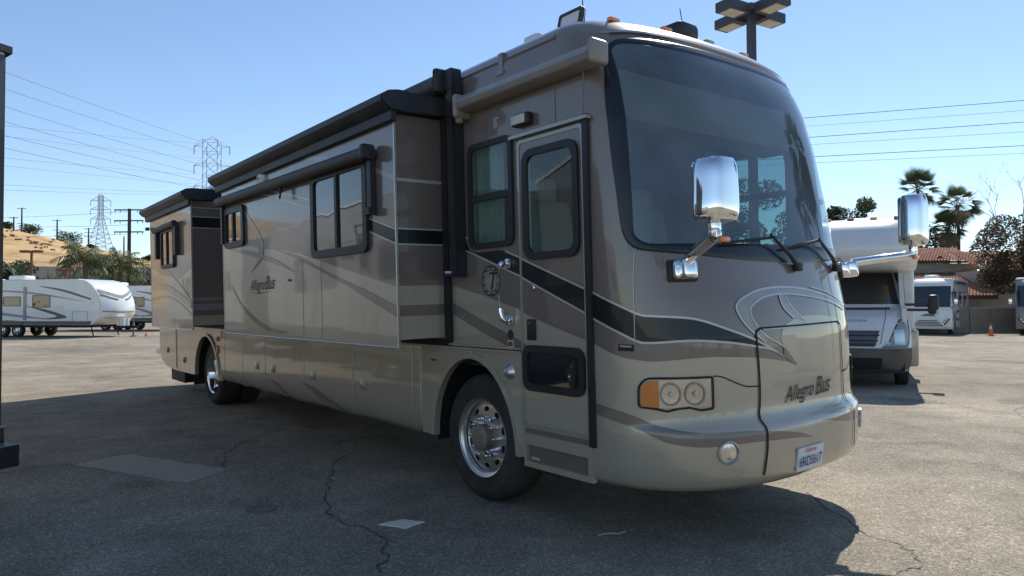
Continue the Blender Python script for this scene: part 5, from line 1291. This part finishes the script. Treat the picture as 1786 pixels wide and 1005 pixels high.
# freeway wall at the foot of the hill
mb = MB()
for i in range(30):
    r0, r1 = -105+4*i, -101.1+4*i
    mb.box((*cw((r0+r1)/2, 112), 5.3+1.3*(1-i/29)), (3.9, .4, 3.4), Matrix.Rotation(-.677, 3, 'Z'))
tag(mb.build('retaining_wall', 'concrete'), 'long grey retaining wall at the foot of the dry hill', 'wall')
RZH = -.677
hs = empty('house', (*cw(35.66, 54), -.4), RZH); tag(hs, 'two-storey stucco house with terracotta tile roofs behind the block wall', 'house')
def tiles(x0, x1, y0, z0, y1, z1, name='roof_tiles', parent=None):
    """barrel tiles running down the slope from (y1, z1) to the eave (y0, z0)"""
    m_ = MB(); k = int((x1-x0)/.24); rows = max(3, int(math.hypot(y1-y0, z1-z0)/.36))
    for j in range(rows):
        for e in (0, 1):
            f = (j+e)/rows; dz = .035 if e == 0 else .0
            for i in range(k*4+1):
                x = x0+(x1-x0)*i/(k*4); w = .055*math.cos(2*math.pi*i/4); m_.v.append((x, y0+(y1-y0)*f, z0+(z1-z0)*f+w+dz))
        b = j*2*(k*4+1)
        for i in range(k*4): m_.f.append((b+i, b+i+1, b+(k*4+1)+i+1, b+(k*4+1)+i)); m_.m.append(0)
    return m_.build(name, 'tile', parent)
def hb(name, c, d, mat): m_ = MB(); m_.box(c, d); return m_.build(name, mat, hs)
hb('wing_wall', (4.0, 3.2, 2.2), (8.0, 6.0, 4.4), 'stucco'); tiles(-.25, 8.2, -.25, 4.45, 3.6, 6.1, parent=hs); hb('fascia', (4.0, -.16, 4.38), (8.4, .1, .16), 'timber')
hb('main_wall', (-2.0, 7.0, 2.6), (9.0, 5.5, 5.2), 'stucco'); tiles(-6.8, 2.6, 3.85, 5.40, 7.6, 6.7, parent=hs); hb('fascia', (-2.1, 3.98, 5.3), (9.4, .1, .18), 'timber')
hb('porch_beam', (-2.4, -1.9, 2.35), (4.6, .2, .28), 'timber'); tiles(-4.8, -.02, -2.1, 2.50, 2.6, 4.05, parent=hs)
for x in (-.2, -2.4, -4.6): hb('porch_post', (x, -1.9, 1.2), (.16, .16, 2.4), 'stucco')
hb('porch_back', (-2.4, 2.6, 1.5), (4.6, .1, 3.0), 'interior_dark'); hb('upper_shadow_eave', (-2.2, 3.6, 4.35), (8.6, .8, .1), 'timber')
for (x, z) in ((1.15, 3.55),):
    fr = hb('window', (x, .17, z), (1.45, .1, .95), 'dark_paint'); m_ = MB(); m_.box((x, .115, z), (1.3, .02, .8)); m_.build('pane', 'tint_pane', fr); m_ = MB(); m_.box((x+.1, .105, z), (.05, .03, .8)); m_.build('mullion', 'off_white', fr)
for x in (-5.0, -2.6, -.4):
    m_ = MB(); m_.lathe([(0, .28), (.35, .26), (.5, .0)], (x, 4.5, 5.55), 'y', 12); m_.build('roof_vent', 'rust_red', hs, True)
# block wall along the lot
bw = empty('block_wall', (*cw(20, 45), gz(45, 12)), RZH); tag(bw, 'low tan block wall along the far side of the lot', 'wall')
for i in range(9):
    m_ = MB(); m_.box((1.5+3.0*i, 0, .76), (2.985, .2, 1.52)); m_.build('wall_panel', 'block_wall', bw); m_ = MB(); m_.box((1.5+3.0*i, 0, 1.55), (2.99, .26, .07)); m_.build('coping', 'concrete', bw)
    m_ = MB(); m_.box((3.0*i, -.02, .8), (.32, .3, 1.64)); m_.build('pier', 'block_wall', bw)

# ================================================================ VEGETATION
def leaves(blobs, n, size, rnd, flat=.6):
    m_ = MB(); vol = [b[3]*b[4]*b[5] for b in blobs]; tot = sum(vol)
    for b, v in zip(blobs, vol):
        for _ in range(int(n*v/tot)):
            while True:
                q = Vector((rnd.uniform(-1, 1), rnd.uniform(-1, 1), rnd.uniform(-1, 1)))
                if .18 < q.length < 1: break
            q = q.normalized()*(q.length**.8)
            c = Vector((b[0]+q.x*b[3], b[1]+q.y*b[4], b[2]+q.z*b[5]))
            u = Vector((rnd.gauss(0, 1), rnd.gauss(0, 1), rnd.gauss(0, 1)*flat)).normalized(); w = u.cross(Vector((rnd.gauss(0, 1), rnd.gauss(0, 1), rnd.gauss(0, 1)))).normalized()
            s = size*rnd.uniform(.55, 1.3)
            m_.add([c-u*s, c+w*s*.45, c+u*s, c-w*s*.45], [(0, 1, 2, 3)])
    return m_
def limbs(m_, base, top, r, rnd, n=7, spread=2.):
    base, top = Vector(base), Vector(top); k = 6; pts = [base.lerp(top, i/k)+Vector((rnd.uniform(-.12, .12), rnd.uniform(-.12, .12), 0))*(i > 0) for i in range(k+1)]
    m_.tube(pts, [r*(1-.6*i/k) for i in range(k+1)], 8)
    for _ in range(n):
        a = rnd.uniform(0, 6.28); s = pts[rnd.randint(2, k)]; e = s+Vector((math.cos(a)*spread*rnd.uniform(.5, 1), math.sin(a)*spread*rnd.uniform(.5, 1), spread*rnd.uniform(.3, .9)))
        mid = s.lerp(e, .5)+Vector((0, 0, .15*spread)); m_.tube([s, mid, e], [r*.4, r*.25, r*.08], 6)
def tree(name, loc, h, blobs, n, size, leaf, label, group=None, seed=1, r=.2, cat='tree', zb=None):
    rnd = random.Random(seed); z = gz(*loc) if zb is None else zb; root = empty(name, (*loc, z)); tag(root, label, cat, group)
    m_ = MB(); limbs(m_, (0, 0, -.1), (0, 0, h*.8), r, rnd, 8, max(b[3] for b in blobs)*.8); m_.build('trunk', 'bark', root, True)
    o = leaves(blobs, n, size, rnd).build('crown', leaf, root)
    return root
def blobset(rnd, n, R, H0, H1, rr):
    return [(rnd.uniform(-R, R), rnd.uniform(-R, R), rnd.uniform(H0, H1), rnd.uniform(.6, 1)*rr, rnd.uniform(.6, 1)*rr, rnd.uniform(.45, .85)*rr) for _ in range(n)]
R_ = random.Random
tree('round_tree', cw(35.9, 75), 12, blobset(R_(3), 12, 2.0, 9.2, 12.6, 1.05), 4200, .15, 'leaf_mid', 'green bushy tree top showing above the van motorhome roof', None, 3)
tree('round_tree', cw(33.2, 76), 12, blobset(R_(8), 8, 1.2, 9.5, 13.2, .9), 2200, .16, 'leaf_mid', 'green tree partly hidden behind the coach windscreen edge', None, 8)
tree('shade_tree', cw(15.6, 45), 8, blobset(R_(17), 14, 2.1, 4.6, 9.4, 1.15), 5200, .14, 'leaf_mid', 'leafy tree seen only through the coach driver-side window', None, 17)
tree('ivy_tree', cw(40.0, 68), 8.5, [(0,0,7.3,.95,.95,2.2),(.35,0,5.0,1.5,1.5,2.4),(-.2,0,3.0,1.7,1.7,1.6),(1.5,.3,4.0,1.0,1.0,1.6)], 5200, .17, 'leaf_dark', 'dark dense tree below the tallest fan palm', None, 11)
tree('bushy_tree', cw(45.6, 66), 6, blobset(R_(21), 9, 1.4, 3.0, 5.6, 1.1), 3400, .15, 'leaf_dark', 'dark shrubby tree between the fan palm and the big brown tree', None, 21)
bt = tree('spreading_tree', cw(36.6, 50), 5.5, blobset(R_(31), 26, 3.0, 3.0, 7.7, 1.15)+[(3.0,0,5.6,1.8,1.8,1.6),(1.0,-.5,4.2,2.2,1.6,1.0),(-2.0,-.6,3.6,.9,.9,.7)], 30000, .10, 'leaf_brown', 'big brown-leaved tree overhanging the house at the right edge', None, 31, .38)
rnd = R_(41); m_ = MB()
def twigs(m_, p, d, L, r, depth):
    e = p+d*L; mid = p.lerp(e, .5)+Vector((rnd.uniform(-.1, .1), rnd.uniform(-.1, .1), rnd.uniform(-.1, .1)))*L; m_.tube([p, mid, e], [r, r*.8, r*.55], 5)
    if depth == 0: return
    for _ in range(3 if depth > 1 else 4):
        q = (d+Vector((rnd.uniform(-.8, .8), rnd.uniform(-.8, .8), rnd.uniform(-.35, .7)))).normalized(); twigs(m_, mid.lerp(e, rnd.uniform(0, 1)), q, L*rnd.uniform(.5, .75), r*.5, depth-1)
for a, dx in ((Vector((-1.6, .8, 6.2)), Vector((-.5, .3, .8))), (Vector((-.2, .2, 6.8)), Vector((-.05, 0, 1))), (Vector((2.2, -1.6, 6.4)), Vector((.25, -.2, .95))), (Vector((-2.4, 1.6, 4.0)), Vector((-.8, .6, .1)))):
    m_ = MB(); twigs(m_, a, dx.normalized(), 2.7, .045, 4); m_.build('bare_branch', 'bark', bt)
m_ = MB(); limbs(m_, (1.6, -1.1, 0), (2.6, -2.0, 5.0), .32, R_(5), 8, 2.6); m_.build('second_trunk', 'bark', bt, True)
def fan_palm(loc, h, R, label, seed, skirt=1.0, group='fan palms beyond the lot'):
    rnd = R_(seed); root = empty('fan_palm', (*loc, gz(*loc))); tag(root, label, 'palm', group)
    m_ = MB(); m_.tube([(0, 0, -.2), (.05, 0, h*.5), (0, 0, h)], [.24, .17, .15], 10); m_.build('trunk', 'palm_trunk', root, True)
    def fan(m_, az, el, L, droop, blades=19, roll=0.):
        d = Vector((math.cos(az)*math.cos(el), math.sin(az)*math.cos(el), math.sin(el))); s = Vector((0, 0, h))+d*.15; hub = s+d*L*.42-Vector((0, 0, droop*L*.06)); m_.tube([s, hub], [.025, .015], 4)
        side = d.cross(Vector((0, 0, 1))).normalized(); upn = side.cross(d); side = side*math.cos(roll)+upn*math.sin(roll)
        for b in range(blades):
            a = -1.25+2.5*b/(blades-1); q = (d*math.cos(a)+side*math.sin(a)).normalized(); l_ = L*.58*(1-.22*abs(a)); w = side*math.cos(a)-d*math.sin(a); w = w*.020*R
            m1 = hub+q*l_*.55-Vector((0, 0, droop*l_*.10)); e = hub+q*l_-Vector((0, 0, droop*l_*.5)); m_.add([hub, m1+w, e, m1-w], [(0, 1, 2, 3)])
    m_ = MB()
    for _ in range(32): fan(m_, rnd.uniform(0, 6.28), math.asin(rnd.uniform(-.55, .99)), R*rnd.uniform(.8, 1.1), rnd.uniform(.05, .45), roll=rnd.uniform(-.45, .45))
    m_.build('crown', 'palm_leaf', root)
    m_ = MB()
    for _ in range(int(34*skirt)): fan(m_, rnd.uniform(0, 6.28), -rnd.uniform(.55, 1.35), R*rnd.uniform(.7, 1.0), rnd.uniform(.6, 1.3), 13)
    m_.build('dead_skirt', 'dead_frond', root)
fan_palm(cw(43.0, 75), 14.0, 2.5, 'tallest fan palm, standing left of the other fan palms', 51, .8)
fan_palm(cw(45.3, 72), 11.9, 2.4, 'fan palm leaning right behind the shaggier lower palm', 52, 1.0)
fan_palm((16.8, -4.3), 9.0, 2.5, 'fan palm mirrored in the right side of the coach windscreen', 54, 2.2)
fan_palm((23.0, -8.5), 9.5, 2.2, 'shorter fan palm mirrored in the coach windscreen', 55, 1.6)
fan_palm(cw(44.2, 72), 9.6, 2.2, 'lowest and shaggiest of the fan palms', 53, 1.6)
def feather_palm(loc, h, R, label, seed, leaf='palm_pale'):
    rnd = R_(seed); root = empty('feather_palm', (*loc, 0)); tag(root, label, 'palm', 'feather palms behind the trailers')
    m_ = MB(); m_.tube([(0, 0, -.2), (.08, .05, h*.5), (0, 0, h)], [.30, .24, .22], 10); m_.build('trunk', 'palm_trunk', root, True)
    m_ = MB()
    for k in range(38):
        az = rnd.uniform(0, 6.28); el = rnd.uniform(-.1, 1.35); L = R*rnd.uniform(.85, 1.15); n = 16; p = Vector((0, 0, h)); d = Vector((math.cos(az)*math.cos(el), math.sin(az)*math.cos(el), math.sin(el))); side = Vector((-math.sin(az), math.cos(az), 0)); prev = p
        for i in range(n):
            d = (d-Vector((0, 0, .085+.02*i/n))).normalized(); p = p+d*L/n
            m_.tube([prev, p], [.022, .02], 4, 0, False); prev = p
            if i > 1:
                for s in (-1, 1):
                    l_ = R*.20*math.sin(math.pi*(i+1)/(n+2))*rnd.uniform(.8, 1.1); e = p+(side*s*.8+d*.4-Vector((0, 0, rnd.uniform(.5, 1.5)))).normalized()*l_*2.1; w = d*.075; m_.add([p-w, p+w, e], [(0, 1, 2)])
    m_.build('crown', leaf, root)
    m_ = MB(); m_.tube([(.1, -.2, h-.1), (.15, -.35, h-1.2)], [.18, .08], 8); m_.build('flower_stalk', 'dead_frond', root)
feather_palm(cw(-45.1, 75), 6.3, 3.1, 'drooping feather palm with a dry flower stalk, nearer the trailers', 61)
feather_palm(cw(-43.6, 79), 6.1, 2.9, 'feather palm just left of the wooden power pole', 62)
feather_palm(cw(-49.2, 70), 4.3, 2.2, 'feather palm crown at the far left above the trailer roof', 63, 'palm_leaf')
shr = [(-62,86,3.2,'leaf_dark'),(-57,84,3.0,'leaf_mid'),(-51.5,86,2.5,'leaf_olive'),(-47.5,88,2.7,'leaf_olive'),(-43.5,87,2.9,'leaf_mid'),(-48.5,80,2.0,'leaf_mid'),(-40,86,3.0,'leaf_olive'),(-36.5,84,2.8,'leaf_mid'),(-58.5,76,2.6,'leaf_dark'),(-54.0,78,2.2,'leaf_mid'),(-33,86,2.9,'leaf_mid'),(-46,92,3.6,'leaf_dark')]
for i, (r, d, q, lf) in enumerate(shr):
    q *= 2.15; rr = R_(70+i); words = ['first','second','third','fourth','fifth','sixth','seventh','eighth','ninth','tenth','eleventh','twelfth'][sorted(range(len(shr)), key=lambda k: shr[k][0]/shr[k][1]).index(i)]
    tree('shrub', cw(r, d), q, blobset(rr, 14, q*.45, q*.25, q*.95, q*.27), 4200, .16, lf, f'leafy shrub behind the trailers, {words} from the left of the hedge row', 'shrubs behind the trailers', 70+i, .1, 'shrub')
# scrub on the ridge
for i, (px, d, s, lab) in enumerate([(50,238,3.6,'round dark bush on the hill crest beside two thin poles'),(122,236,4.2,'wide dark bush on the hill crest left of the lattice tower'),(156,240,1.5,'small bush on the crest at the foot of a pole'),(258,236,2.0,'low bush on the crest near the coach tail'),(5,238,2.2,'bush on the crest at the left edge')]):
    r = (px-893)/1240*d; z = hill_z(r, d); rr = R_(90+i)
    tree('hill_bush', cw(r, d), s*.7, [(rr.uniform(-s, s)*.6, rr.uniform(-s, s)*.6, s*rr.uniform(.2, .65), s*.6, s*.6, s*.42) for _ in range(6)], 900, .35, 'leaf_dark', lab, 'bushes on the hill', 90+i, .15, 'bush', z)
rr = R_(99); m_ = MB()
for i in range(120):
    d = rr.uniform(165, 232); px = rr.uniform(-250, 300) if i % 3 else 60+rr.gauss(0, 45)+(d-200)*.8; r = (px-893)/1240*d
    if i % 3 == 0: d = 205+rr.gauss(0, 5); r = (px-893)/1240*d
    c = Vector((*cw(r, d), hill_z(r, d))); s = rr.uniform(.25, .8)
    for k in range(10):
        q = c+Vector((rr.uniform(-s, s), rr.uniform(-s, s), rr.uniform(0, s*.8))); u = Vector((rr.gauss(0, 1), rr.gauss(0, 1), rr.gauss(0, 1))).normalized()*.35; w = u.orthogonal().normalized()*.2; m_.add([q-u, q+w, q+u, q-w], [(0, 1, 2, 3)])
tag(m_.build('hill_scrub', 'leaf_brown'), 'low dry scrub scattered over the golden hillside', 'scrub', None, 'stuff')

# ================================================================ POLES, TOWERS, WIRES
def pole(px_r, d, ztop, zbase, arms, label, name='utility_pole', r=.14, mat='pole_wood', half=1.65, group='utility poles'):
    x, y = cw(px_r, d); root = empty(name, (x, y, zbase), -.677); tag(root, label, 'pole', group); h = ztop-zbase
    m_ = MB(); m_.tube([(0, 0, -.5), (0, 0, h)], [r, r*.7], 10); m_.build('shaft', mat, root, True)
    for z in arms:
        m_ = MB(); m_.box((0, -.12, h-z), (2*half, .12, .14)); a = m_.build('crossarm', mat, root)
        for k in (-.95, -.6, .6, .95): m_ = MB(); m_.tube([(half*k, -.12, h-z+.05), (half*k, -.12, h-z-.32)], .045, 6); m_.build('insulator', 'insul', a)
    return root
pole(-45.84, 85, 13.3, 0, (.15, 1.45, 2.8, 6.5), 'dark wooden power pole with three long crossarms behind the trailers', 'power_pole', .26, half=1.75)
for px, y0, d, hz, arms, lab in ((22,377,236,0,(.3,),'shorter thin pole on the hill crest, leftmost'),(36,361,232,0,(.3,5.2),'taller thin pole beside the leftmost one on the crest'),(98,382,236,0,(.3,3.5),'thin pole alone on the crest between two bushes'),(153,397,250,0,(.3,1.6,3.0),'short pole with three arms beside the lattice tower'),(215,412,240,0,(),'bare thin pole right of the lattice tower')):
    r = (px-893)/1240*d; zt = 1.52+(535.5-y0)/1240*d; pole(r, d, zt, hill_z(r, d)-.5, arms, lab, 'utility_pole', .30, half=1.4, mat='steel_grey' if px == 215 else 'pole_wood', group='poles on the hill crest')
def lamp_T(r, d, h, half, lab):
    x, y = cw(r, d); root = empty('lot_light', (x, y, 0), -.677); tag(root, lab, 'lamp post', 'brown lot lights'); m_ = MB(); m_.tube([(0, 0, 0), (0, 0, h)], .10, 8); m_.build('shaft', 'rust_red', root, True)
    for s in (-1, 1): m_ = MB(); m_.rbox((s*half*.55, 0, h-.05), (half*.9, .35, .22), .06, 2); m_.build('lamp_head', 'rust_red', root, True)
lamp_T(-40.6, 60, 6.3, .95, 'rust-brown T-shaped lot light, taller of the two above the trailer roof'); lamp_T(-37.7, 60, 4.75, .8, 'rust-brown T-shaped lot light, lower one near the feather palm')
def tower(r, d, zb, zt, wb, wt, armz, half, label, waist=.55):
    x, y = cw(r, d); root = empty('lattice_tower', (x, y, zb), -.55); tag(root, label, 'pylon', 'lattice pylons'); H = zt-zb; m_ = MB(); n = 12
    def wid(f): return wb+(wt-wb)*min(1, f/waist) if f < waist else wt*(1-.0*(f-waist))
    t_ = .06 if d < 260 else .085
    lv = [i/n for i in range(n+1)]
    for sx in (-1, 1):
        for sy in (-1, 1): m_.tube([(sx*wid(f)/2, sy*wid(f)/2, f*H) for f in lv], t_*1.3, 4)
    for a, b in zip(lv, lv[1:]):
        wa, wb_ = wid(a)/2, wid(b)/2
        for s in (-1, 1):
            for q in (-1, 1):
                m_.tube([(q*wa, s*wa, a*H), (-q*wb_, s*wb_, b*H)], t_*.7, 4, 0, False); m_.tube([(s*wa, q*wa, a*H), (s*wb_, -q*wb_, b*H)], t_*.7, 4, 0, False)
            m_.tube([(-wb_, s*wb_, b*H), (wb_, s*wb_, b*H)], t_*.7, 4, 0, False)
    m_.build('lattice_body', 'steel_grey', root)
    for z in armz:
        m_ = MB()
        for s in (-1, 1):
            for q in (-1, 1): m_.tube([(s*wt/2, q*wt/2, z-zb), (s*half, 0, z-zb)], t_*.9, 4); m_.tube([(s*wt/2, q*wt/2, z-zb+half*.42), (s*half, 0, z-zb+.05)], t_*.7, 4)
        a = m_.build('crossarm', 'steel_grey', root)
        for s in (-1, 1): m_ = MB(); m_.tube([(s*half, 0, z-zb), (s*half, 0, z-zb-2.6)], .13, 6); m_.build('insulator', 'insul', a)
    m_ = MB(); m_.tube([(-wt/2, 0, H), (0, 0, H+1.4), (wt/2, 0, H)], t_, 4); m_.build('peak', 'steel_grey', root)
TB = (368-893)/1240*220
tower(TB, 220, 9, 53.0, 9.5, 4.3, (51.3, 45.3, 38.8), 5.3, 'large lattice pylon rising behind the coach roof', .45)
tower((174-893)/1240*330, 330, 27, 53.5, 9.0, 1.7, (51.0, 46.9, 42.5), 4.4, 'smaller lattice pylon standing on the hill crest', .62)
def wire(a, b, sag, rad, label, group, n=24):
    a, b = Vector(a), Vector(b); m_ = MB(); m_.tube([a.lerp(b, i/n)-Vector((0, 0, 4*sag*(i/n)*(1-i/n))) for i in range(n+1)], rad, 5); tag(m_.build('power_line', 'wire', None, True), label, 'wire', group)
def ip(px, py, d):
    """place in the lot for a bearing and a height angle seen from the photographer, d metres away"""
    x, y = cw((px-893)/1240*d, d); return (x, y, 1.52+(532.6+(893-px)*.0045-py)/1240*d)
wl = [((-260,22),(350,246),(480,250)),((-260,60),(345,263),(480,290)),((-260,98),(341,284),(480,330)),((-260,132),(342,301),(480,340)),((-260,167),(346,313),(480,345)),((-260,195),(339,326),(480,350))]
nm_ = ['topmost','second','third','fourth','fifth','lowest']
for i, (a, b, c) in enumerate(wl):
    wire(ip(*a, 120), ip(*b, 220), 0.6, .055, f'{nm_[i]} of the dark cables running from the left to the big pylon', 'cables to the big pylon')
for i, (ya, yb) in enumerate(((205,243),(222,268),(262,298),(275,315),(312,330),(322,334))):
    wire(ip(-60, ya+6, 300), ip(345, yb+6, 420), .5, .06, f'{nm_[i]} of the faint far cables crossing the sky on the left', 'faint far cables')
for i, (ya, yb) in enumerate(((371,368),(385,392),(402,408))):
    wire(ip(-60, ya+8, 150), ip(224, yb, 85), .3, .02, f'{["upper","middle","lower"][i]} thin line reaching the wooden power pole', 'lines on the wooden pole')
wr_ = [((1420,203),(1786,173.6)),((1420,218),(1786,191.4)),((1426,237.6),(1786,211.7)),((1426,250.5),(1786,228.8)),((1433,271.8),(1786,253)),((1436,282.6),(1786,266.5))]
for i, ((xa, ya), (xb, yb)) in enumerate(wr_):
    m = (yb-ya)/(xb-xa); f = lambda x: ya+m*(x-xa)
    wire(ip(1000, f(1000), 95), ip(2100, f(2100), 75), .0, .034 if i % 2 == 0 else .018, f'{nm_[i]} of the six cables crossing the sky on the right', 'cables on the right')
# parking-lot light with four box heads
lx, ly = cw(6.14, 18); lp = empty('lot_light_pole', (lx, ly, 0), -.3); tag(lp, 'tall dark pole with four box lamp heads above the coach roof', 'lamp post')
m_ = MB(); m_.box((0, 0, 4.6), (.17, .17, 9.2)); m_.build('shaft', 'lamp_brown', lp)
for k in range(4):
    a = k*math.pi/2+.15; rm = Matrix.Rotation(a, 3, 'Z'); c = rm @ Vector((.66, 0, 0)); m_ = MB(); m_.box((c.x, c.y, 8.95), (.74, .46, .24), rm); hd = m_.build('lamp_head', 'lamp_brown', lp)
    c2 = rm @ Vector((.69, 0, 0)); m_ = MB(); m_.box((c2.x, c2.y, 8.822), (.5, .36, .02), rm); m_.build('lamp_lens', 'lens_white', hd); c3 = rm @ Vector((.2, 0, 0)); m_ = MB(); m_.box((c3.x, c3.y, 9.0), (.3, .08, .08), rm); m_.build('bracket', 'lamp_brown', lp)
